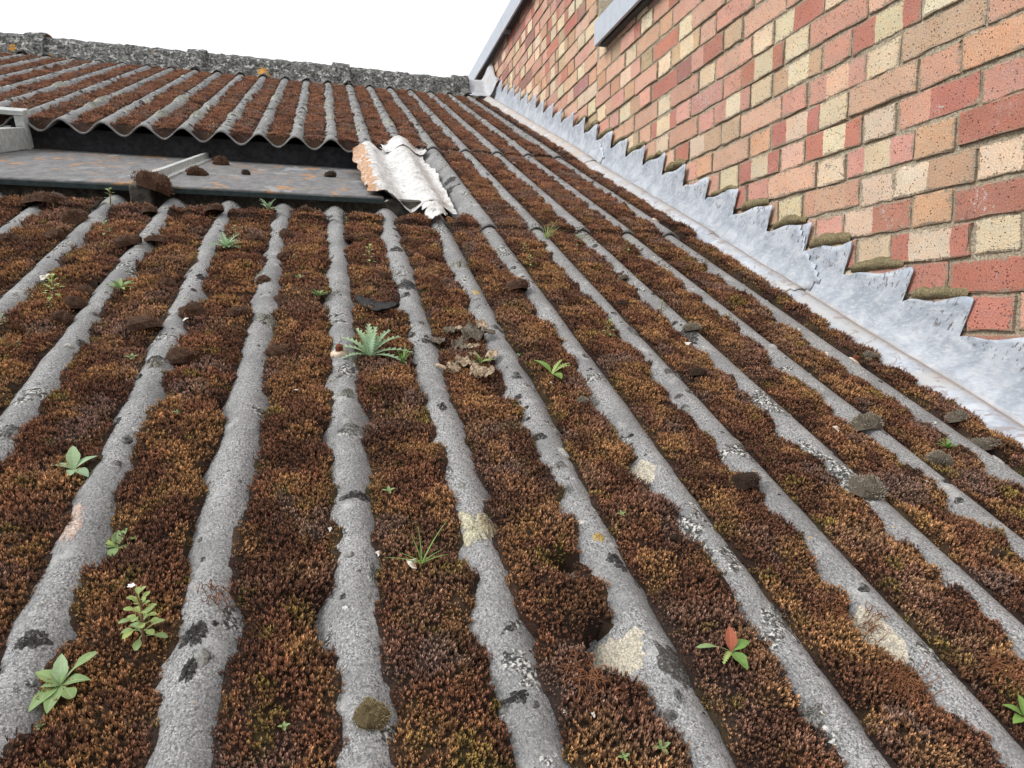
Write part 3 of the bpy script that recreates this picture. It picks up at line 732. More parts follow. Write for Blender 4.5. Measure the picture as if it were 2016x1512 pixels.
# lead step flashing in three lapped lengths -------------------------------------
flash = tag(empty('lead_flashing', (1.2, 1.5, float(roofline(1.5)))), 'blue-grey lead step flashing dressed between corrugated roof and brick wall', 'flashing')
ZT0 = .058 + CZ
def tooth_top(y):
    """height of the stepped top edge at y; one tooth for each brick course, its near edge steep"""
    j = np.floor((y*tan(A) - HC/cos(A) + CZ + .172 - ZT0)/CH)
    zt = ZT0 + j*CH
    yj = (zt - CZ + HC/cos(A) - .172)/tan(A)            # near corner of this tooth
    t = np.clip((y-yj)/.022, 0, 1)
    return zt - CH*(1-t)*.0, yj, j
def flash_sheet(s0, s1, lift, curve):
    # columns run up the slope, rows run from the wall top edge round the crease and over the last corrugation
    teeth = []
    ys = []
    y0, y1 = s0*cos(A)-.3, s1*cos(A)+.3
    j0 = int(math.floor((roofline(y0)+.17-ZT0)/CH))-1
    # parameter along the slope: dense, with doubled columns at each tooth's near edge
    cols = []
    for j in range(j0, j0+60):
        zt = ZT0+j*CH; yj = (zt-CZ+HC/cos(A)-.172)/tan(A) + random.Random(j).uniform(-.012, .012)
        yn = (zt+CH-CZ+HC/cos(A)-.172)/tan(A) + random.Random(j+1).uniform(-.012, .012)
        if yj < y0-.5 or yj > y1+.5: continue
        dz = random.Random(j*3).uniform(-.004, .004)
        for t in (0.0, .03, .06, .13, .2, .3, .4, .5, .6, .7, .8, .9, 1.0):
            yy = yj + (yn-yj)*t
            z = zt + dz + (.004*sin(t*9+j) if 0 < t < 1 else 0) - (.004 if t == .0 else 0)
            cols.append((yy, z, j, t))
    G = []; Lc = []; AP = []; DI = []; ST = []
    for (yy, zt, j, t) in cols:
        zc = roofline(yy)
        row = []
        rj_ = random.Random(j*11)
        # upstand, leaning with height so the tooth's near edge is cut at a slant
        zn = ZT0 + j*CH; zs = zn - CH*(1-t)
        for q in range(12):
            z = zt + (zs-zt)*q/4 if q <= 4 else zs + (zc+.012-zs)*(q-4)/7
            if t == 1.0 and q <= 4: z = zs
            g = max(0., (z-zc)/.172)
            ysl = yy + .42*(zn + CH*t - z)
            lean = .004*(1-q/4)*(.3+rj_.random())*(1 if t < .15 else .2) if q < 4 and t < 1 else 0
            x = WALLX - .0045 - lift - lean - .0022*(1+vn(np.array(ysl*9), np.array(z*9), 91))*.6 - .022*(1-min(1., g))**5
            row.append((float(x), ysl, float(z))); AP.append(0.); DI.append(max(0, 1.15-g*8)); ST.append(1. if g > .55 else .25 if g > .3 else 0)
        # crease, roll over the last crest, down its far flank
        ls = (yy*cos(A) + (zc-CZ)*sin(A))                   # slope coordinate at the wall
        for u in (1.228, 1.218, 1.208, 1.196, 1.184, 1.172, 1.160, 1.150, 1.141, 1.133, 1.126):
            uu = u + .006*vn(np.array(ls*6), np.array(2.), 94)*sst(1.2, 1.13, np.array(u))
            nn = max(prof(uu)*.9 + .006, -.034) + lift + .0018*vn(np.array(ls*9), np.array(u*20), 92) + .0008*vn(np.array(ls*30), np.array(u*40), 93) + (.004 if u > 1.225 else 0) + course_off(1., ls)*.6
            pw = L2W([float(uu), float(ls)+.01, float(nn)]); row.append(tuple(pw)); AP.append(1.); DI.append(1. if u > 1.206 else .75 if u > 1.195 else .2 if u > 1.18 else 0); ST.append(0.)
        G.append(row)
    G = np.array(G); W_ = np.array([[((p[1])*cos(A)+(p[2]-CZ)*sin(A)) for p in row] for row in G])
    AP = np.array(AP).reshape(G.shape[:2]); DI = np.array(DI).reshape(G.shape[:2]); ST = np.array(ST).reshape(G.shape[:2])
    V = G.reshape(-1, 3); nr = G.shape[1]; f = gridfaces(len(G), nr)
    # cut to length along a curved edge
    rowi = np.arange(len(V)) % nr
    cut0 = s0 + curve*(np.maximum(0, 11-rowi)/11.)**2*.13 + curve*.02*np.sin(rowi*.7) + .05*curve*sst(12, 21, rowi)*0
    sv = W_.reshape(-1)
    keep = ((sv > cut0) & (sv < s1+.0))[f].all(1); f = f[keep]
    # move the vertices on the near edge exactly onto the cut line is not needed at this column spacing
    used, inv = np.unique(f, return_inverse=True); V = V[used]; F = inv.reshape(-1, 4)
    _, first, inv2 = np.unique(np.round(V/.0004).astype(np.int64), axis=0, return_index=True, return_inverse=True)   # weld the tooth boundaries
    inv2 = inv2.reshape(-1); V = V[first]; used = used[first]; F = inv2[F]
    qs, ts = [], []
    for fc in F:
        c_ = [int(fc[i]) for i in range(4) if fc[i] != fc[i-1]]
        if len(set(c_)) == 4: qs.append(c_)
        elif len(set(c_)) == 3 and len(c_) == 3: ts.append(c_)
    FL = [np.array(qs, np.int32)[:, ::-1]] + ([np.array(ts, np.int32)[:, ::-1]] if ts else [])
    L = np.stack([(V-ORG)@Uv + V[:, 2]*.6, sv[used], V[:, 2]], -1)
    o = part('flashing_sheet', V, FL, MAT['lead'], flash, True, {'loc': ('FLOAT_VECTOR', L), 'apron': ('FLOAT', AP.reshape(-1)[used]), 'dirt': ('FLOAT', DI.reshape(-1)[used]), 'stain': ('FLOAT', ST.reshape(-1)[used])})
    m = o.modifiers.new('thickness', 'SOLIDIFY'); m.thickness = .0022; m.offset = 0
    return o
flash_sheet(-.3, 1.60, .0, 0.)
flash_sheet(1.45, 3.25, .0045, 1.)
flash_sheet(3.06, 5.62, .009, 1.)
# saddle piece where the ridge meets the wall
GU = np.linspace(1.05, 1.256, 12)[:, None]; GS = np.linspace(5.40, 5.80, 24)[None, :]
nn = np.interp(GS, [5.40, 5.54, 5.59, 5.64, 5.69, 5.75, 5.80], [.012, .02, .045, .078, .096, .09, .05]) + 0*GU + .10*sst(1.17, 1.256, GU)**2 + .004*fbm(GU*40, GS*40, 95, 2) + .03*sst(1.2, 1.256, GU)
V = np.stack([np.broadcast_to(GU, nn.shape), np.broadcast_to(GS, nn.shape), nn], -1)
o = part('ridge_saddle', L2W(V).reshape(-1, 3), [gridfaces(12, 24)], MAT['lead'], flash, True, {'loc': ('FLOAT_VECTOR', V.reshape(-1, 3)), 'apron': ('FLOAT', np.full(nn.size, .5)), 'dirt': ('FLOAT', np.zeros(nn.size)), 'stain': ('FLOAT', np.zeros(nn.size))})
m = o.modifiers.new('thickness', 'SOLIDIFY'); m.thickness = .003; m.offset = 0

# mortar fillets packed in above each lead tooth
for j in range(-4, 24):
    zt = ZT0+j*CH; yj = (zt-CZ+HC/cos(A)-.172)/tan(A); rj_ = random.Random(j*5+1)
    ln = CH/tan(A)*rj_.uniform(.8, 1.0); ys = np.linspace(yj+.028, yj+.028+ln, 16)
    if rj_.random() < .12 or j > 13: continue
    m_ = 9; G = np.zeros((16, m_, 3))
    hh = rj_.uniform(.024, .036)
    for i, yy in enumerate(ys):
        e = sqrt(max(0, 1-abs(2*i/15-1)**3)); hi = (hh*(.55+.45*e) + .006*float(vn(np.array(yy*50), np.array(j*1.), 97))); th = (.012*e + .004)*(1+.35*float(vn(np.array(yy*70), np.array(j*2.), 98)))
        for k in range(m_):
            a = k/(m_-1); G[i, k] = (WALLX + .004 - (th+.004)*sin(pi*min(1, a*1.02))**.6 , yy, zt + .001 + hi*a + .002*float(vn(np.array(yy*90), np.array(a*5+j), 99)))
    part('mortar_fillet', G.reshape(-1, 3), [gridfaces(16, m_)[:, ::-1]], MAT['fillet'], wall, True)

# ------------------------------------------------------------------ rooflight: two flat panes, glazing bar, upstand
PN0, PS0, PSL = .030, 2.085, -.1345
def pn(s): return PN0 + PSL*(s-PS0)
def panept(px, py, h=0.): return roofpt(px, py, PN0+h, PS0, PSL)
PS1 = 3.215
rl = tag(empty('rooflight', tuple(L2W([-.4, 2.6, -.04]))), 'grimy flat two-pane rooflight spotted with orange lichen, let into the roof', 'rooflight')
ub = panept(312, 352)[0]
def pane(u0, u1):
    nu, ns = 40, 30; u = np.linspace(u0, u1, nu)[:, None]; s = np.linspace(PS0, PS1, ns)[None, :]
    U, S = np.broadcast_to(u, (nu, ns)), np.broadcast_to(s, (nu, ns)); n = pn(S) + .0025*fbm(U*4, S*4, 101, 2)
    T = np.stack([U, S, n], -1); B = T.copy(); B[..., 2] -= .006
    V, F = slab(T, B); o = part('pane', L2W(V), F, MAT['pane'], rl, True, {'loc': ('FLOAT_VECTOR', V)})
    q, F = box_uv(u0+.001, u1-.001, PS0-.006, PS0-.001, PN0-.016, PN0-.003); part('edge_strip', L2W(q), F, MAT['lip'], o)
pane(ub+.014, .165); pane(-1.9, ub-.014)
def bar_box(name, u0, u1, s0, s1, h0, h1, mat, par, bev=.002):
    q, F = box_uv(u0, u1, s0, s1, 0, 1); q[:, 2] = pn(q[:, 1]) + np.where(q[:, 2] > .5, h1, h0); o = part(name, L2W(q), F, mat, par); 
    if bev: bevel(o, bev)
    return o
gb = bar_box('glazing_bar', ub-.0085, ub+.0085, PS0-.005, 3.20, .002, .027, MAT['frame'], rl)
bar_box('bar_flange', ub-.020, ub+.026, PS0, 3.19, -.002, .006, MAT['frame'], gb)
q, F = box_uv(ub-.028, ub+.026, PS0-.04, PS0+.004, PN0-.058, PN0+.008); o = part('bar_foot', L2W(q), F, MAT['board'], rl); bevel(o, .006, 3)
q, F = box_uv(-1.9, .22, 3.20, 3.232, -.16, -.034); o = part('upstand', L2W(q), F, MAT['tar'], rl); bevel(o, .004)  # near-black: the shadow beneath the overhanging sheets is in its colour
q, F = box_uv(-1.9, .30, 2.13, 2.155, -.15, .012); q[:, 2] = np.where(q[:, 2] > 0, q[:, 2], q[:, 2]); o = part('sill_board', L2W(q), F, MAT['board'], rl)
# lead/felt strip closing the gap on the right under the patch
q, F = box_uv(.16, .30, 2.16, 3.19, -.15, -.06); part('side_kerb', L2W(q), F, MAT['tar'], rl)

# hatch frame at the left of the panes
hu = panept(115, 287)[0]; 
hatch = tag(empty('roof_hatch', tuple(L2W([hu-.3, 2.8, -.05]))), 'pale grey metal hatch frame standing open beside the flat rooflight panes', 'hatch')
bar_box('side_panel', hu-.012, hu, PS0+.02, 3.10, .0015, .082, MAT['frame'], hatch)
bar_box('side_rim', hu-.05, hu-.0125, PS0+.02, 3.09, .068, .080, MAT['frame'], hatch)
q, F = box_uv(hu-.030, hu+.002, 3.105, 3.15, pn(3.13)+.002, .016); o = part('corner_post', L2W(q), F, MAT['frame'], hatch); bevel(o)
q, F = box_uv(-1.95, hu+.004, 3.10, 3.165, .017, .034); o = part('top_rail', L2W(q), F, MAT['frame'], hatch); bevel(o)
q, F = box_uv(-1.95, hu-.06, 3.14, 3.155, -.075, -.03); o = part('inner_rail', L2W(q), F, MAT['frame'], hatch)
q, F = box_uv(-1.95, hu-.045, 3.165, 3.185, -.14, .016); part('back_plate', L2W(q), F, MAT['tar'], hatch)  # dark sheet that paints the shade inside the hatch, behind the rails
kn = roofpt(40, 256, -.05); H = []; G = []
for ring, (rr_, h) in enumerate([(.008, 0), (.010, .006), (.007, .014), (0, .016)]):
    for i in range(8): a = 2*pi*i/8; H.append((kn[0]+rr_*cos(a), 3.139-h, -.05+rr_*sin(a)))
for q_ in range(3):
    for i in range(8): G.append((q_*8+i, q_*8+(i+1) % 8, (q_+1)*8+(i+1) % 8, (q_+1)*8+i))
part('knob', L2W(H), G, MAT['tar'], hatch, True)

# ------------------------------------------------------------------ crumpled silver patch
patch = tag(empty('foil_patch', tuple(L2W([.27, 2.6, 0.]))), 'crumpled silvery metal sheet patch beside the rooflight, orange lichen along one edge', 'patch')
def foil(u0, u1, s0, s1, nu, ns, lift, seed, name, lich=True, tw=0.):
    a = np.linspace(0, 1, nu)[:, None]; b = np.linspace(0, 1, ns)[None, :]
    S = s0 + (s1-s0)*b + .035*fbm(a*4+seed, b*0, seed, 3)*np.where(b < .5, 1, .6)*np.abs(2*b-1) 
    ul = u0 + .022*fbm(b*6, b*0+seed, seed+1, 3) + tw*(1-b); ur = u1 + .016*fbm(b*7, b*0+seed+3, seed+2, 3)
    U = ul + (ur-ul)*a; S = np.broadcast_to(S, U.shape)
    d = np.maximum(prof(U)*.80 + .016, -.026) + course_off(U, S)*.6
    pl = pn(S) + .010 - .5*np.maximum(0, U-.17)
    k = .012; n = np.where(U < .25, k*np.log(np.exp(np.clip(d/k, -40, 40)) + np.exp(np.clip(pl/k, -40, 40))*sst(.26, .18, U)+1e-12), d)
    rid = 1-np.abs(fbm(U*16, S*34, seed+5, 3))*2
    n = n + lift + .008*fbm(U*22, S*26, seed+4, 3) + .006*rid*sst(3.0, 2.2, S) + .0018*vn(U*70, S*110, seed+6)
    T = np.stack([U, S, n], -1)
    li = sst(.20, .11, U)*1.0
    V = T.reshape(-1, 3)
    o = part(name, L2W(V), [gridfaces(nu, ns)], MAT['foil'], patch, True, {'loc': ('FLOAT_VECTOR', V), 'lich': ('FLOAT', li.reshape(-1))})
    m = o.modifiers.new('thickness', 'SOLIDIFY'); m.thickness = .0016; m.offset = 0
foil(.105, .405, 2.115, 3.10, 70, 110, .0, 201, 'metal_sheet', tw=.015)
foil(.235, .415, 3.05, 3.235, 40, 26, .010, 233, 'top_sheet')
foil(.285, .345, 1.955, 2.16, 18, 30, -.002, 251, 'tail_flap')

# ------------------------------------------------------------------ crusts, cushions and rosettes on the sheets
def crust_mesh(u, s, ru, rs, h, c1, c2, seed, mat, on_moss=False, rings=6, m=36, ragged=.35, speck=.5):
    r = random.Random(seed); V = []; C = []; F = []
    f = (lambda a, b: surf(a, b)) if on_moss else (lambda a, b: float(top(a, b)))
    def pt(rr, a, hh):
        k = 1 + ragged*float(vn(np.array(cos(a)*2.2+seed), np.array(sin(a)*2.2), 301)) + ragged*.6*float(vn(np.array(cos(a)*6+seed), np.array(sin(a)*6), 302)) + ragged*.45*float(vn(np.array(cos(a)*15+seed), np.array(sin(a)*15), 303))
        uu, ss = u+ru*rr*k*cos(a), s+rs*rr*k*sin(a)
        return (uu, ss, f(uu, ss) + hh)
    V.append(pt(0, 0, h)); 
    for q in range(1, rings+1):
        rr = q/rings
        for i in range(m):
            a = 2*pi*i/m; hh = h*(1-rr**3)*(1+.5*r.uniform(-1, 1)) if q < rings else -.0006
            V.append(pt(rr, a, hh))
    for i in range(m): F.append((0, 1+i, 1+(i+1) % m))
    for q in range(rings-1):
        for i in range(m): a, b = 1+q*m+i, 1+q*m+(i+1) % m; F.append((a, a+m, b+m, b))
    for i, v in enumerate(V):
        w_ = r.random()**1.5*speck + (.35 if i >= 1+(rings-2)*m else 0); w_ = min(1, w_); C.append(tuple(x*(1-w_)+y*w_ for x, y in zip(c1, c2))+(1,))
    V = np.array(V); base = L2W(np.array([u, s, f(u, s)]))
    return mesh_np('crust', L2W(V)-base, F, mat, True, {'mcol': ('FLOAT_COLOR', C)}), base
def crust(name, px, py, rx, ry, h, c1, c2, label, cat, group=None, on_moss=False, ragged=.35, speck=.5):
    u, s, n = place(px, py) if on_moss else sheetpt(px, py)
    k = pxm(px, py)
    d = L2W([u, s, 0])-np.array([0, 0, CZ]); fs = abs(d@Nv)/np.linalg.norm(d)       # foreshortening up the slope
    me, b = crust_mesh(u, s, rx*k, ry*k/max(.12, fs), h, c1, c2, int(px*7+py), MAT['crust'], on_moss, ragged=ragged, speck=speck)
    o = link(name, me); o.location = b; return tag(o, label, cat, group)
BLK, GRY, WHT, CRM, OLV = (.022, .021, .02), (.085, .08, .078), (.52, .52, .49), (.66, .60, .46), (.20, .19, .12)
for px, py, rx, ry in [(1525, 1202, 20, 14), (1210, 1100, 15, 14), (1100, 915, 14, 10), (1095, 968, 16, 12), (1118, 965, 10, 9), (1145, 845, 14, 9), (1060, 860, 15, 8), (1335, 1368, 10, 14), (1600, 1405, 24, 16), (1905, 1130, 22, 24), (1350, 668, 20, 13),
                       (1168, 795, 15, 9), (870, 800, 9, 7), (838, 670, 8, 5), (395, 545, 9, 5), (690, 845, 26, 18), (705, 975, 30, 10), (380, 1250, 26, 22), (370, 1320, 16, 22), (60, 1260, 28, 16), (15, 850, 18, 14), (655, 580, 16, 7), (640, 520, 14, 6),
                       (800, 560, 22, 9), (780, 490, 14, 5), (1020, 1370, 24, 12), (735, 1130, 12, 22), (940, 730, 8, 5), (1440, 1360, 9, 8), (1505, 1335, 16, 12), (880, 380, 16, 6), (885, 355, 14, 4)]:
    crust('lichen_patch', px, py, rx, ry, .0022, BLK, WHT if (px+py) % 2 else GRY, 'small black crusty lichen patch on a bare grey corrugation crest', 'lichen', 'black lichen crusts on the crests', ragged=.34, speck=.75)
crust('lichen_patch', 1325, 1305, 40, 44, .0012, (.075, .068, .062), (.10, .095, .09), 'large smooth dark grey stain of lichen on a crest beside a cream bare patch', 'lichen', ragged=.3, speck=.3)
crust('lichen_patch', 932, 1040, 26, 30, .004, (.68, .64, .46), (.62, .56, .38), 'pale yellow scalloped lichen cushion on a grey crest near the grass blades', 'lichen', ragged=.45, speck=.6)
crust('lichen_patch', 958, 1036, 22, 20, .009, (.36, .29, .17), (.62, .54, .36), 'crumbly buff lichen lump beside the pale yellow scalloped lichen', 'lichen', ragged=.6, speck=.9)
crust('lichen_patch', 1178, 1056, 11, 8, .001, (.55, .36, .08), (.45, .33, .15), 'small orange lichen spot on a corrugation crest', 'lichen', ragged=.5)
crust('lichen_patch', 937, 575, 9, 5, .001, (.60, .42, .14), (.5, .45, .3), 'faint orange ring of lichen on a crest below the silver patch', 'lichen', ragged=.5)
for px, py, rx, ry, lb in [(1262, 931, 27, 20, 'cream bare cement scar in the moss, small and rounded'), (1218, 1293, 62, 48, 'largest cream bare cement scar in the moss, beside a dark grey lichen stain'), (1728, 1243, 36, 46, 'long cream bare cement scar in the moss with rootlets over it'), (1106, 1152, 22, 14, 'small pale bare scar in the moss beside crusty lichen')]:
    crust('bare_scar', px, py+4, rx, ry, .0012, (.62, .56, .44), (.70, .65, .54), lb, 'bare patch', ragged=.28, speck=.25)
crust('bare_scar', 140, 1030, 22, 34, .0012, (.60, .50, .42), (.62, .42, .34), 'pinkish white scraped scar on the flank of a crest', 'bare patch', ragged=.5, speck=.8)
for px, py in [(121, 166), (198, 195), (183, 206), (248, 194), (357, 191), (320, 223), (367, 199), (300, 208), (387, 223), (419, 221), (459, 211), (472, 196), (448, 230), (503, 205), (480, 238), (612, 226), (655, 230), (540, 190), (700, 262), (735, 212), (768, 240), (690, 255), (575, 243), (640, 208)]:
    crust('lichen_rosette', px, py, 11, 4.5, .007, (.24, .245, .20), (.50, .50, .43), 'pale grey-green leafy lichen rosette on a crest of the upper roof', 'lichen', 'pale lichen rosettes on the upper crests', ragged=.5, speck=.9)
for px, py in [(605, 690), (500, 553), (350, 690), (525, 627), (305, 716), (268, 232), (683, 775), (905, 520), (1352, 630), (535, 640), (1145, 470)]:
    crust('lichen_rosette', px, py, 15, 6.5, .006, (.20, .20, .165), (.40, .40, .34), 'grey-green leafy lichen rosette on a crest of the lower roof', 'lichen', 'lichen rosettes on the lower crests', ragged=.5, speck=.8)

def cushion_mesh(seed):
    r = np.random.default_rng(seed); V = []; F = []; C = []; T = []
    m, rings = 14, 5
    def dome(a, ph):
        k = 1+.42*mnoise.noise((cos(a)*1.3+seed*3.7, sin(a)*1.3, ph))+.22*mnoise.noise((cos(a)*3.1+seed, sin(a)*3.1, ph*3)); return np.array([cos(a)*cos(ph)*k, sin(a)*cos(ph)*k, .72*sin(ph)*k])
    V.append((0, 0, .72)); T.append(.25); C.append((.05, .04, .03, 1))
    for q in range(1, rings+1):
        for i in range(m): V.append(tuple(dome(2*pi*i/m, pi/2*(1-q/rings)-(.25 if q == rings else 0)))); T.append(.25); C.append((.05, .04, .03, 1))
    for i in range(m): F.append((0, 1+i, 1+(i+1) % m))
    for q in range(rings-1):
        for i in range(m): a, b = 1+q*m+i, 1+q*m+(i+1) % m; F.append((a, a+m, b+m, b))
    for _ in range(900):
        a = r.uniform(0, 6.28); ph = math.asin(r.uniform(-.05, 1)); p = dome(a, ph); nr = np.array([cos(a)*cos(ph), sin(a)*cos(ph), 1.2*sin(ph)+.15]); nr /= np.linalg.norm(nr)
        nr = nr + r.normal(0, .35, 3); t = np.cross(nr, r.normal(0, 1, 3)); t = t/np.linalg.norm(t)*.028; ln = r.uniform(.05, .13)
        k = len(V); V += [tuple(p-nr*.03+t), tuple(p-nr*.03-t), tuple(p+nr*ln)]; F.append((k, k+1, k+2))
        w = r.uniform(.6, 1.4); c = (.40*w, .34*w, .27*w, 1); T += [.35, .35, 1.]; C += [c, c, c]
    return mesh_np('cushion', V, F, MAT['cushion'], False, {'tip': ('FLOAT', T), 'mcol': ('FLOAT_COLOR', C)})
CM = [cushion_mesh(400+i) for i in range(5)]
def cushion(px, py, rpx, tint, label, group, on_moss=True):
    u, s, n = place(px, py + rpx*.5); k = pxm(px, py); r_ = rpx*k
    o = link('moss_cushion', CM[int(px+py) % 5]); o.location = L2W([u, s, n + (.0045 if moss_d(np.array([u]), np.array([s]))[0][0] > 0 else -.1*r_)])
    o.rotation_euler = (A*.7, 0, random.uniform(0, 6)); o.scale = (r_, r_*random.uniform(.9, 1.15), r_*random.uniform(1.0, 1.3)); o.color = (*tint, 1)
    return tag(o, label, 'moss cushion', group)
BR, GR, DK = (.66, .45, .37), (1.05, 1.1, 1.1), (.30, .22, .19)
for px, py, r_ in [(110, 464, 18), (147, 426, 22), (252, 474, 22), (307, 472, 19), (150, 594, 19), (287, 637, 28), (382, 610, 22), (470, 615, 24), (125, 625, 19), (165, 572, 15), (420, 412, 18), (292, 415, 15), (195, 380, 20), (551, 586, 18), (546, 690, 20), (357, 697, 24),
                   (565, 462, 14), (754, 544, 13), (505, 470, 15), (85, 385, 30), (20, 470, 18), (330, 560, 16), (520, 545, 14), (600, 415, 14), (690, 470, 13), (560, 505, 13), (1015, 563, 22), (800, 475, 12)]:
    cushion(px, py, r_, BR, 'brownish purple domed moss cushion among the flatter moss', 'domed brown moss cushions')
for px, py, r_ in [(1703, 824, 30), (1706, 950, 33), (1843, 902, 22), (1878, 824, 20), (1930, 858, 27), (1360, 640, 18), (1710, 700, 12), (1145, 790, 12), (1225, 548, 10)]:
    cushion(px, py, r_, GR, 'hoary grey domed moss cushion lodged on a crest', 'hoary grey moss cushions')
for px, py, r_ in [(1463, 945, 26), (1370, 735, 16), (1960, 1090, 14), (1220, 600, 12), (1330, 1060, 12)]:
    cushion(px, py, r_, DK, 'near-black domed moss cushion in the brown moss', 'near-black moss cushions')
cushion(728, 1393, 33, (1.0, .95, .62), 'round olive and grey moss cushion alone on a bare grey crest', None)
for px, py, r_, lb in [(303, 358, 24, 'brown moss lump draped over the foot of the glazing bar'), (385, 338, 15, 'brown moss lump halfway along the glazing bar'), (434, 318, 15, 'loose brown moss lump near the top end of the glazing bar'), (484, 339, 8, 'tiny dark moss crumb alone on the rooflight pane'), (650, 343, 11, 'dark moss crumb on the rooflight pane near the silver patch'), (397, 339, 10, 'small moss lump resting against the glazing bar')]:
    u, s, n = panept(px, py+r_*.4, .002); k = pxm(px, py); o = link('moss_cushion', CM[int(px) % 5]); o.location = L2W([u, s, n-.002]); o.scale = (r_*k, r_*k*1.2, r_*k*1.5); o.rotation_euler = (.3, 0, px); o.color = (.6, .38, .29, 1) if r_ > 11 else (.35, .28, .22, 1); tag(o, lb, 'moss cushion')

# fine crusts scattered everywhere on the crests, beyond counting
def crumbs():
    V = []; F = []; C = []; r = random.Random(77)
    for _ in range(2600):
        if r.random() < .68: k = r.randint(-20, 8); s = r.uniform(3.17, 5.42)
        else: k = r.randint(-7, 8); s = r.uniform(.2, 3.1)
        if k < 4 and 1.95 < s < 3.17: continue
        u = X0+k*P + r.gauss(0, .019); upper = s > 3.1
        ru = abs(r.gauss(.0, .006))+.003 if upper else abs(r.gauss(0, .004))+.0018; ru = min(ru, .016); h = ru*r.uniform(.18, .5); n0 = float(top(u, s))
        t = r.random(); c = BLK if t < .42 else GRY if t < .62 else (.30, .30, .27) if t < .82 else WHT
        m = 8; b = len(V); el = r.uniform(.7, 1.5)
        V.append((u, s, n0+h)); C.append(c+(1,))
        for q, (rr, hh) in enumerate([(.6, h*.8), (1., -.001)]):
            for i in range(m):
                a = 2*pi*i/m; j = 1+.4*r.uniform(-1, 1); uu, ss = u+ru*rr*j*cos(a), s+ru*rr*j*el*sin(a)
                V.append((uu, ss, float(prof(uu)+course_off(uu, ss)+wob(u, s))+hh)); w_ = r.random()*.5; C.append(tuple(x*(1-w_)+y*w_ for x, y in zip(c, WHT if r.random() < .4 else GRY))+(1,))
        for i in range(m): F.append((b, b+1+i, b+1+(i+1) % m)); F.append((b+1+i, b+1+m+i, b+1+m+(i+1) % m, b+1+(i+1) % m))
    o = link('lichen_crumbs', mesh_np('lichen_crumbs', L2W(V), F, MAT['crust'], True, {'mcol': ('FLOAT_COLOR', C)}))
    tag(o, 'fine crumbs of black and grey lichen scattered over the crests', 'lichen', None, 'stuff')
crumbs()

# ------------------------------------------------------------------ plants
def leaf_geo(L, W_, kind, curl=.5, fold=.25, seed=0):
    """leaf along +x, width in y, curling down; returns verts, faces, lf attribute"""
    r = random.Random(seed); n = 16 if kind == 'lobed' else 9; V = []; T = []
    for i in range(n+1):
        t = i/n
        if kind == 'ovate': w_ = sin(pi*min(1, t**.8))**.75*(.35+.65*sst(0, .45, np.array(t))) + .06*(1-t)
        elif kind == 'spoon': w_ = .14 + .86*float(sst(.35, .75, np.array(t)))*sqrt(max(0, 1-((t-.72)/.29)**2)) if t > .43 else .13+.2*t
        elif kind == 'lance': w_ = sin(pi*t**.7)**.9+.03
        elif kind == 'strap': w_ = (1-t)**.55*.9+.02
        else: w_ = (.16 + .84*(.55+.45*sin(i*pi*.98)) * (1 if i % 2 else .42))*sin(pi*min(1, t**.62*.97+.02))**.55 + .05
        if kind == 'ovate': w_ *= 1 + .07*r.uniform(-1, 1)
        x = L*(t - .12*curl*t*t); z = L*(curl*.55*t - curl*1.0*t*t)
        sweep = .012*0
        for j, sj in enumerate((-1, -.5, 0, .5, 1)):
            back = -.10*L*abs(sj)*(1 if kind == 'lobed' and i % 2 else 0)*-1
            V.append((x+back*.6, .5*W_*w_*sj, z + fold*W_*w_*.5*abs(sj))); T.append((t, abs(sj), 0))
    F = []
    for i in range(n):
        for j in range(4): a = i*5+j; F.append((a, a+5, a+6, a+1))
    return np.array(V), F, T
def rotm(az, el):
    ca, sa, ce, se = cos(az), sin(az), cos(el), sin(el)
    return np.array([[ca*ce, -sa, -ca*se], [sa*ce, ca, -sa*se], [se, 0, ce]])
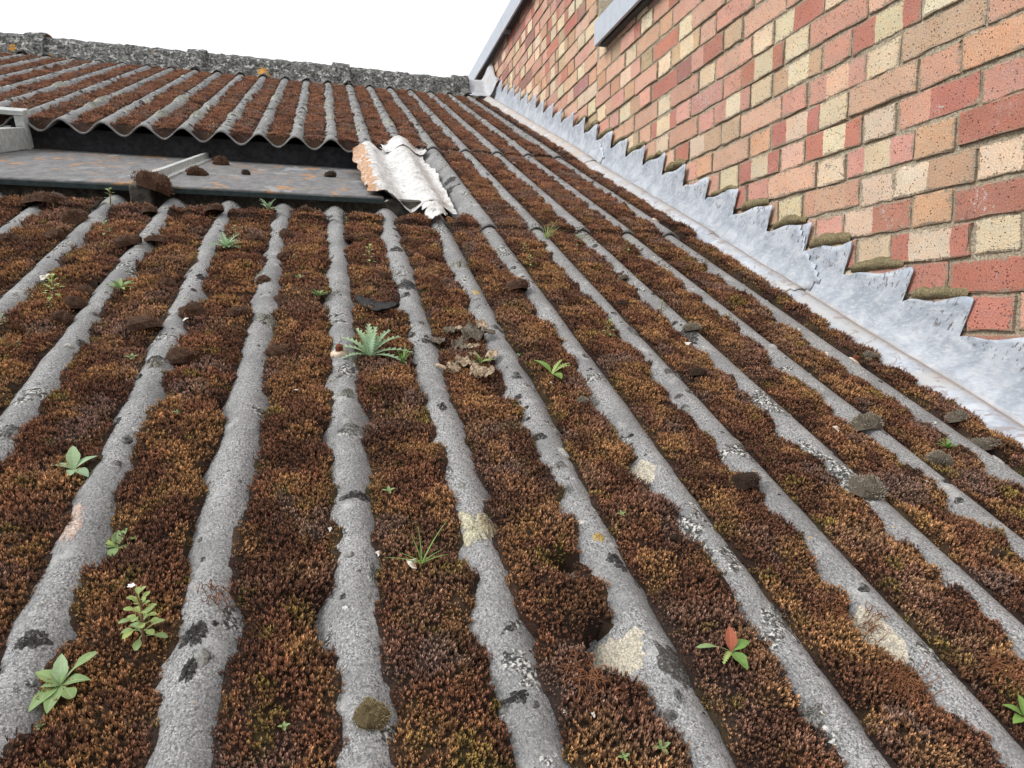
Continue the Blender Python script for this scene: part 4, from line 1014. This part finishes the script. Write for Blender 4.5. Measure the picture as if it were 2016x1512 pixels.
def plant(name, px, py, size_px, leaves, label, mat, parts=True, stem=0., group=None, flower=False, lean=None, foot=True):
    """leaves: (azimuth deg seen from the camera, 0 = right, 90 = away; elevation deg; length, width as fractions of size; kind; height fraction on stem; material)"""
    u, s, n = place(px, py); k = pxm(px, py); SZ = size_px*k*1.12; base = L2W([u, s, n + (.0055 if moss_d(np.array([u]), np.array([s]))[0][0] > 0 else 0.)])
    root = empty(name, tuple(base)); tag(root, label, 'plant', group)
    root.rotation_euler = (A*.55, 0, 0)
    allV, allF, allT = [], [], []; off = 0; lm = None
    for i, (az, el, ln, wd, kind, hf, mt) in enumerate(leaves):
        V, F, T = leaf_geo(ln*SZ, wd*SZ, kind, curl=.45 if kind != 'strap' else .25, seed=int(px*3+py+i))
        V = V@rotm(radians(az-10), radians(el)).T + np.array([0, 0, stem*SZ*hf])
        if parts:
            o = link('leaf', mesh_np('leaf', V, F, MAT[mt or mat], True, {'lf': ('FLOAT_VECTOR', T)}), root)
        else:
            allV.append(V); allF += [tuple(x+off for x in f) for f in F]; allT += T; off += len(V)
    if not parts: link('foliage', mesh_np('foliage', np.concatenate(allV), allF, MAT[mat], True, {'lf': ('FLOAT_VECTOR', allT)}), root)
    if stem:
        H = []; G = []; st = [(0, .0), (.03*SZ, .35), (.05*SZ, .7), (.04*SZ, 1.)]
        for (dx, t) in st:
            for i in range(6): a = 2*pi*i/6; rr = .022*SZ*(1-.5*t)+.0004; H.append((dx*t+rr*cos(a), rr*sin(a), stem*SZ*t-.009*(t == 0)))
        for q_ in range(3):
            for i in range(6): G.append((q_*6+i, q_*6+(i+1) % 6, (q_+1)*6+(i+1) % 6, (q_+1)*6+i))
        link('stem', mesh_np('stem', H, G, MAT['stem'], True), root)
    if flower:
        H = []; G = []
        for i in range(5):
            a = 2*pi*i/5; b = len(H); L_ = .085*SZ; c_ = np.array([-.10*SZ, 0, (stem+.28)*SZ])
            for (x, y) in ((0, 0), (.6, .35), (1, 0), (.6, -.35)): H.append(tuple(c_ + np.array([L_*(x*cos(a)-y*sin(a)), L_*(x*sin(a)+y*cos(a)), L_*.25*x])))
            G.append((b, b+1, b+2, b+3))
        f_ = link('flower', mesh_np('flower', H, G, MAT['white'], False), root)
        H = []; G = []
        for (p_, rr) in (((.03*SZ, 0, stem*SZ*.8), .016*SZ), ((-.06*SZ, 0, (stem+.2)*SZ), .012*SZ), ((-.10*SZ, 0, (stem+.28)*SZ), .010*SZ)):
            for i in range(6): a = 2*pi*i/6; H.append((p_[0]+rr*cos(a), p_[1]+rr*sin(a), p_[2]))
        for q_ in range(2):
            for i in range(6): G.append((q_*6+i, q_*6+(i+1) % 6, (q_+1)*6+(i+1) % 6, (q_+1)*6+i))
        link('flower_stalk', mesh_np('flower_stalk', H, G, MAT['stem'], True), root)
    return root
O = 'ovate'
plant('weed', 122, 1358, 62, [(160, 25, .95, .42, O, 0, None), (112, 42, 1.0, .40, O, 0, 'leafs'), (50, 38, 1.2, .36, 'spoon', 0, None), (5, 22, .85, .40, O, 0, None), (-40, 10, .75, .40, 'spoon', 0, None), (-85, 2, .95, .46, O, 0, None), (-118, 2, 1.0, .46, O, 0, None), (-150, 30, .5, .3, O, 0, None), (80, 75, .4, .16, O, 0, None)],
      'seedling with broad smooth oval green leaves, largest of the leafy weeds in the moss', 'leafg')
lv = []
rp = random.Random(5)
for i in range(30):
    h = i/29; lv.append((i*137.5 % 360, 8+52*h+rp.uniform(-8, 8), (.46-.22*h)*rp.uniform(.85, 1.15), .17-.05*h, 'spoon', .08+.92*h, 'leafy' if h > .45 or rp.random() < .4 else 'leafg'))
plant('flowering_weed', 284, 1268, 88, lv, 'bushy pale green weed topped with one tiny white flower', 'leafy', stem=1.0, flower=True)
plant('weed', 232, 1085, 50, [(20, 35, .8, .25, 'spoon', 0, None), (75, 50, .8, .32, O, 0, None), (105, 55, .7, .34, O, 0, None), (160, 20, .7, .28, O, 0, 'leafy'), (-20, 15, .6, .3, O, 0, None), (-85, 5, .8, .34, O, 0, None), (190, 15, .5, .22, O, 0, None)], 'small green weed with rounded leaves between two large crests', 'leafg')
plant('weed', 148, 932, 52, [(115, 50, 1.0, .42, O, 0, None), (40, 35, .85, .34, O, 0, None), (170, 15, .9, .3, O, 0, None), (-30, 5, .75, .4, O, 0, None), (-80, 10, .5, .34, O, 0, None), (150, 10, .5, .28, O, 0, None)], 'blue-green seedling with smooth leaves against a bare crest edge', 'leafs')
lv = [(a, e, l, .34, 'lobed', 0, None) for a, e, l in [(178, 22, 1.0), (150, 30, 1.05), (125, 48, 1.0), (100, 60, 1.0), (80, 62, .9), (55, 45, 1.05), (35, 36, 1.05), (12, 14, 1.2), (-12, 4, 1.05), (200, 8, .75), (140, 65, .7), (70, 75, .6)]]
plant('rosette_weed', 728, 706, 66, lv, 'large silvery green rosette of jagged lobed leaves next to a bolt', 'leafs')
def tuft(name, px, py, size, n, mat, label, spread=(15, 165), el=(35, 80), wd=.05, seed=1, curlw=1., group=None):
    r_ = random.Random(seed); return plant(name, px, py, size, [(r_.uniform(*spread), r_.uniform(*el), r_.uniform(.55, 1.1), wd, 'strap', 0, None) for _ in range(n)], label, mat, parts=n < 12, group=group)
tuft('grass_tuft', 792, 722, 34, 16, 'leafb', 'short bright green grass tuft beside the silvery rosette weed', wd=.09, seed=2, spread=(0, 180))
plant('grass_tuft', 830, 1117, 62, [(178, 14, 1.15, .055, 'strap', 0, None), (165, 25, .8, .05, 'strap', 0, None), (128, 55, .95, .05, 'strap', 0, None), (105, 62, 1.15, .05, 'strap', 0, None), (50, 48, 1.5, .055, 'strap', 0, None), (12, 22, .85, .06, 'strap', 0, None), (25, 32, .75, .05, 'strap', 0, None)], 'sparse tuft of long green grass blades growing by a white fragment', 'leafb')
lv = [(i*52, 18+(i % 3)*16, .62+.12*(i % 2), .22, 'lance', 0, 'leafy' if i % 3 == 0 else None) for i in range(8)]
plant('star_weed', 236, 574, 44, lv, 'star-shaped weed with pointed green leaves lodged on a crest', 'leafg')
def upright(px, py, size, mat, label, seed, n=16, group=None, stem=.7):
    r_ = random.Random(seed); lv = []
    for i in range(n): h = i/(n-1); lv.append((i*137.5 % 360, 5+45*h+r_.uniform(-10, 10), (.40-.16*h)*r_.uniform(.8, 1.2), .15, 'spoon', .05+.95*h, None))
    return plant('upright_weed', px, py, size, lv, label, mat, parts=size > 55, stem=stem, group=group)
upright(108, 596, 52, 'leafy', 'tallest upright leafy weed, beside a white speck on the left crest', 11, 20)
for i, (px, py, sz) in enumerate([(210, 470, 32), (218, 404, 36), (727, 522, 38), (1196, 668, 36), (1042, 528, 24), (1030, 502, 20), (1133, 488, 22), (1233, 498, 26), (1301, 611, 22), (462, 472, 26), (580, 518, 15), (100, 612, 18), (682, 440, 16), (340, 352, 30), (8, 648, 26), (1065, 625, 8), (1233, 552, 12), (38, 690, 16)]):
    upright(px, py, sz, 'leafy' if i % 3 else 'leafg', 'small upright pale green weed growing from the moss in a valley', 20+i, 12, 'small upright weeds in the moss')
def feather(px, py, size, label, seed, mat='leafs', n=14, group=None):
    r_ = random.Random(seed); return plant('feathery_weed', px, py, size, [(i*137.5 % 360, r_.uniform(15, 65), r_.uniform(.45, .7), .2, 'lobed', 0, None) for i in range(n)], label, mat, parts=False, group=group)
feather(447, 494, 52, 'widest feathery silver-green weed close below the rooflight', 31, n=20)
feather(530, 418, 40, 'silver-green weed perched on the top end of a crest under the rooflight', 32)
feather(627, 590, 34, 'feathery bright green weed against a bare crest', 33, 'leafg')
feather(1862, 888, 34, 'feathery bright green weed in the moss near the lead flashing', 34, 'leafb')
feather(480, 392, 20, 'tiny silver weed in the dark gap below the rooflight', 35)
feather(945, 722, 40, 'dried pale green weed tangled in the leaf litter', 36, 'leafy', 10)
plant('weed', 1086, 742, 48, [(140, 35, .95, .32, O, 0, None), (60, 25, .7, .28, 'spoon', 0, None), (35, 30, .95, .3, 'lobed', 0, 'leafy'), (-60, 10, .6, .42, O, 0, None), (15, 35, .8, .24, 'lobed', 0, 'leafy'), (50, 45, .8, .22, 'lobed', 0, 'leafy')], 'green weed with one broad and one cut leaf right of the leaf litter', 'leafb')
plant('red_tipped_weed', 1436, 1290, 56, [(85, 60, .8, .4, O, 0, 'leafr'), (20, 25, .8, .4, O, 0, None), (-70, 5, .8, .45, O, 0, None), (170, 12, 1.1, .22, 'spoon', 0, 'leafg'), (-130, 10, .7, .28, 'lobed', 0, 'leafy'), (50, 30, .4, .25, O, 0, None)], 'seedling with one red leaf above several green leaves', 'leafb')
tuft('grass_tuft', 1076, 470, 44, 26, 'leafy', 'wispy pale grass tuft caught on the upper part of a crest', wd=.035, seed=8, spread=(0, 360), el=(20, 80))
plant('weed', 2012, 1420, 44, [(150, 30, .9, .4, O, 0, None), (90, 60, .9, .4, O, 0, None), (200, 10, .8, .4, O, 0, None), (20, 20, .8, .4, O, 0, None)], 'bright green leafy seedling at the foot of the wide right-hand crest', 'leafb')
for px, py, sz in [(1300, 1482, 26), (1226, 1500, 18), (560, 1440, 16), (765, 975, 18), (1222, 1020, 14), (1020, 700, 10), (350, 820, 14), (80, 1440, 14), (260, 712, 18), (590, 552, 14)]:
    plant('seedling', px, py, sz, [(20, 35, .8, .36, O, 0, None), (100, 50, .7, .34, O, 0, None), (190, 30, .8, .36, O, 0, None), (-70, 20, .7, .36, O, 0, None)], 'tiny green seedling with four little leaves in the moss', 'leafg', parts=False, group='tiny seedlings in the moss')

# ------------------------------------------------------------------ debris
def tube(pts, rad, m=5):
    pts = np.array(pts, float); V = []; F = []
    for i, p_ in enumerate(pts):
        t = pts[min(i+1, len(pts)-1)] - pts[max(i-1, 0)]; t /= np.linalg.norm(t)+1e-9
        a = np.cross(t, [.3, .2, 1]); a /= np.linalg.norm(a)+1e-9; b = np.cross(t, a); r_ = rad[i] if hasattr(rad, '__len__') else rad
        for k in range(m): an = 2*pi*k/m; V.append(p_ + r_*(a*cos(an)+b*sin(an)))
    for i in range(len(pts)-1):
        for k in range(m): F.append((i*m+k, i*m+(k+1) % m, (i+1)*m+(k+1) % m, (i+1)*m+k))
    F.append(tuple(range(m))[::-1]); F.append(tuple(range((len(pts)-1)*m, len(pts)*m)))
    return V, F
def thing_mesh(name, V, F, mat, u, s, n, label, cat, smooth=True, group=None):
    b = L2W([u, s, n]); o = link(name, mesh_np(name, np.asarray(L2W(V))-b, F, mat, smooth)); o.location = b; return tag(o, label, cat, group)
# curled black bark strip
a0, a1, a2 = place(700, 607), place(735, 624), place(785, 622)
N_ = 16; G = np.zeros((N_, 7, 3))
for i in range(N_):
    t = i/(N_-1); c_ = np.array(a0)*(1-t)**2 + 2*np.array(a1)*t*(1-t) + np.array(a2)*t*t; c_[2] += .012 + .010*abs(2*t-1)
    w_ = .021*sin(pi*min(1, .12+t*.9))**.5*(1+.2*float(vn(np.array(t*9), np.array(0.), 401)))
    for j in range(7): q_ = (j/6-.5)*2; G[i, j] = (c_[0]+.002*q_, c_[1] + w_*q_, c_[2] + .007*q_*q_*(1+.4*float(vn(np.array(t*8), np.array(j*1.), 402))))
B_ = G.copy(); B_[..., 2] -= .0028
V, F = slab(G, B_); thing_mesh('bark_strip', V, F, MAT['bark'], *a1, 'curled strip of black bark lying across the moss between two crests', 'bark')
# leaf litter heap
lu = place(935, 690); lit = empty('leaf_litter', tuple(L2W(lu))); tag(lit, 'heap of dry crumpled brown leaves and soil between two crests', 'leaf litter')
rl_ = random.Random(9); k = pxm(935, 690)
def scrap(px, py, size, hgt, mat, name='dry_leaf', bumpy=.4):
    u, s, n = place(px, py); sz = size*k*1.15; m = 13; hgt += .005; a = np.linspace(-1, 1, m); X_, Y_ = np.meshgrid(a, a, indexing='ij'); sd_ = rl_.randint(0, 999)
    R_ = np.sqrt(X_**2+Y_**2); f_ = 1/np.maximum(1, R_*1.02); an = rl_.uniform(0, 3.1)
    x, y = X_*f_*sz*rl_.uniform(.6, 1.), Y_*f_*sz*rl_.uniform(.7, 1.1); z = hgt + bumpy*sz*fbm(X_*2.1+sd_, Y_*2.1, sd_, 3)*1.2 + .25*sz*X_*rl_.uniform(-1, 1)
    T = np.stack([u+x*cos(an)-y*sin(an), s+x*sin(an)+y*cos(an), n+np.maximum(.001, z)], -1); B = T.copy(); B[..., 2] -= .0012
    V, F = slab(T, B); part(name, L2W(V), F, mat, lit, True)
scrap(925, 668, 34, .012, MAT['soil'], 'soil_clod', .5); scrap(905, 690, 22, .010, MAT['soil'], 'soil_clod', .5)
for px, py, sz, h, mt in [(948, 664, 14, .022, 'dry'), (930, 700, 15, .016, 'dry'), (915, 728, 18, .012, 'dry'), (940, 742, 20, .008, 'dry'), (892, 736, 12, .010, 'dry'), (966, 712, 14, .010, 'dry'), (960, 672, 12, .018, 'soil'), (885, 664, 15, .012, 'soil'), (955, 745, 18, .008, 'dry'), (928, 720, 10, .02, 'dry'), (860, 680, 20, .006, 'soil'), (900, 668, 9, .02, 'dry')]:
    scrap(px, py, sz, h, MAT[mt])
p0, p1 = np.array(place(858, 722)), np.array(place(893, 740)); p0[2] += .004; p1[2] += .004
V, F = tube([p0, p0*.6+p1*.4+np.array([.001, .0, .002]), p1], [.0030, .0036, .0032], 7); thing_mesh('twig', V, F, MAT['twig'], *p0, 'short pale brown stub of twig lying on a crest by the leaf litter', 'twig')
# rootlets
def roots(px, py, rpx, n, label, seed, mat='root', group=None):
    r_ = random.Random(seed); u, s, nn_ = place(px, py); kk = pxm(px, py)*rpx; Vs, Fs = [], []; off = 0
    for i in range(n):
        a = r_.uniform(0, 6.28); c_ = np.array([u+r_.gauss(0, .45)*kk, s+r_.gauss(0, .5)*kk, 0]); th = r_.uniform(0, 6.28); pts = []; 
        for j in range(7):
            th += r_.uniform(-.8, .8); c_ = c_ + np.array([cos(th), sin(th), 0])*kk*.16; pts.append((c_[0], c_[1], surf(c_[0], c_[1]) + .006 + .004*sin(j+i)))
        V, F = tube(pts, .00045, 3); Vs += V; Fs += [tuple(x+off for x in f) for f in F]; off += len(V)
    return thing_mesh('dry_rootlets', Vs, Fs, MAT[mat], u, s, nn_, label, 'rootlets', False, group)
roots(1775, 1345, 38, 150, 'matted reddish ball of dead rootlets on the moss between the right-hand crests', 1)
roots(1650, 1215, 30, 45, 'loose orange-brown rootlets just above the long cream scar', 2)
roots(1150, 1335, 40, 70, 'tangled orange-brown rootlets below the largest cream scar', 3)
roots(1975, 1330, 36, 60, 'tangled rust-coloured rootlets at the edge of the widest right-hand crest', 4)
roots(850, 1190, 8, 6, 'few thin dead stems on the moss below the grass blades', 5)
roots(425, 1175, 22, 26, 'wisps of rust-coloured rootlets lying over a crest', 6)
roots(1705, 1235, 26, 26, 'thin rootlets trailing over the long cream scar', 7)
# white fragments
for i, (px, py, sz) in enumerate([(1645, 850, 9), (1625, 702, 8), (1352, 682, 9), (583, 775, 9), (1822, 955, 8), (812, 1118, 16), (85, 553, 9), (95, 548, 7), (365, 635, 9), (140, 483, 6), (1110, 1410, 7), (1615, 1412, 7), (1166, 1416, 7), (745, 1098, 8), (760, 400, 6), (1262, 437, 9), (1012, 325, 6), (1085, 760, 5), (1385, 690, 6), (650, 1050, 6)]):
    u, s, n = place(px, py); kk = pxm(px, py)*sz*.62; r_ = random.Random(i); m = 7; V = []; F = []
    for zz, f_ in ((.0, 1.), (.12, .95), (.16, .3)):
        for j in range(m): a = 2*pi*j/m; q_ = f_*(1+.45*math.sin(j*2.7+i)+.2*r_.uniform(-1, 1)); V.append((u+kk*q_*cos(a), s+kk*q_*1.3*sin(a), n+.0065+kk*zz + kk*.5*sin(a+i)))
    for q_ in range(2):
        for j in range(m): F.append((q_*m+j, q_*m+(j+1) % m, (q_+1)*m+(j+1) % m, (q_+1)*m+j))
    F.append(tuple(range(2*m, 3*m))); F.append(tuple(range(m))[::-1])
    thing_mesh('white_fragment', V, F, MAT['shell'], u, s, n, 'small off-white shell or plaster fragment lying on the moss', 'fragment', False, 'white fragments on the moss')

# ------------------------------------------------------------------ labels that single out look-alikes: count crests and valleys from the lead flashing
ORD = ['first', 'second', 'third', 'fourth', 'fifth', 'sixth', 'seventh', 'eighth', 'ninth', 'tenth', 'eleventh', 'twelfth', 'thirteenth', 'fourteenth', 'fifteenth', 'sixteenth', 'seventeenth', 'eighteenth', 'nineteenth', 'twentieth', 'twenty-first', 'twenty-second', 'twenty-third']
def relabel(group, phrase, on):
    rows = {}
    for o in [o for o in SC.objects if o.parent is None and o.get('group') == group]:
        q = np.array(o.location) - ORG; u, s = float(q@Uv), float(q@Sv)
        i = 8-round((u-X0)/P) if on == 'crest' else 8-math.floor((u-X0)/P)
        rows.setdefault(max(0, min(22, i)), []).append((s, o))
    for i, v in rows.items():
        v.sort(key=lambda t: t[0])
        for j, (s, o) in enumerate(v):
            o['label'] = f'{phrase} {ORD[i]} {on} from the lead flashing' + (f', {ORD[j]} up the slope' if len(v) > 1 else '')
relabel('black lichen crusts on the crests', 'black lichen crust on', 'crest')
relabel('pale lichen rosettes on the upper crests', 'pale upper-roof lichen rosette on', 'crest')
relabel('lichen rosettes on the lower crests', 'grey-green lower-roof lichen rosette on', 'crest')
relabel('domed brown moss cushions', 'domed brown moss cushion in', 'valley')
relabel('hoary grey moss cushions', 'hoary grey moss cushion on', 'crest')
relabel('near-black moss cushions', 'near-black moss cushion in', 'valley')
relabel('small upright weeds in the moss', 'small upright pale weed in', 'valley')
relabel('tiny seedlings in the moss', 'tiny four-leaved green seedling in', 'valley')
relabel('white fragments on the moss', 'off-white fragment lying in', 'valley')
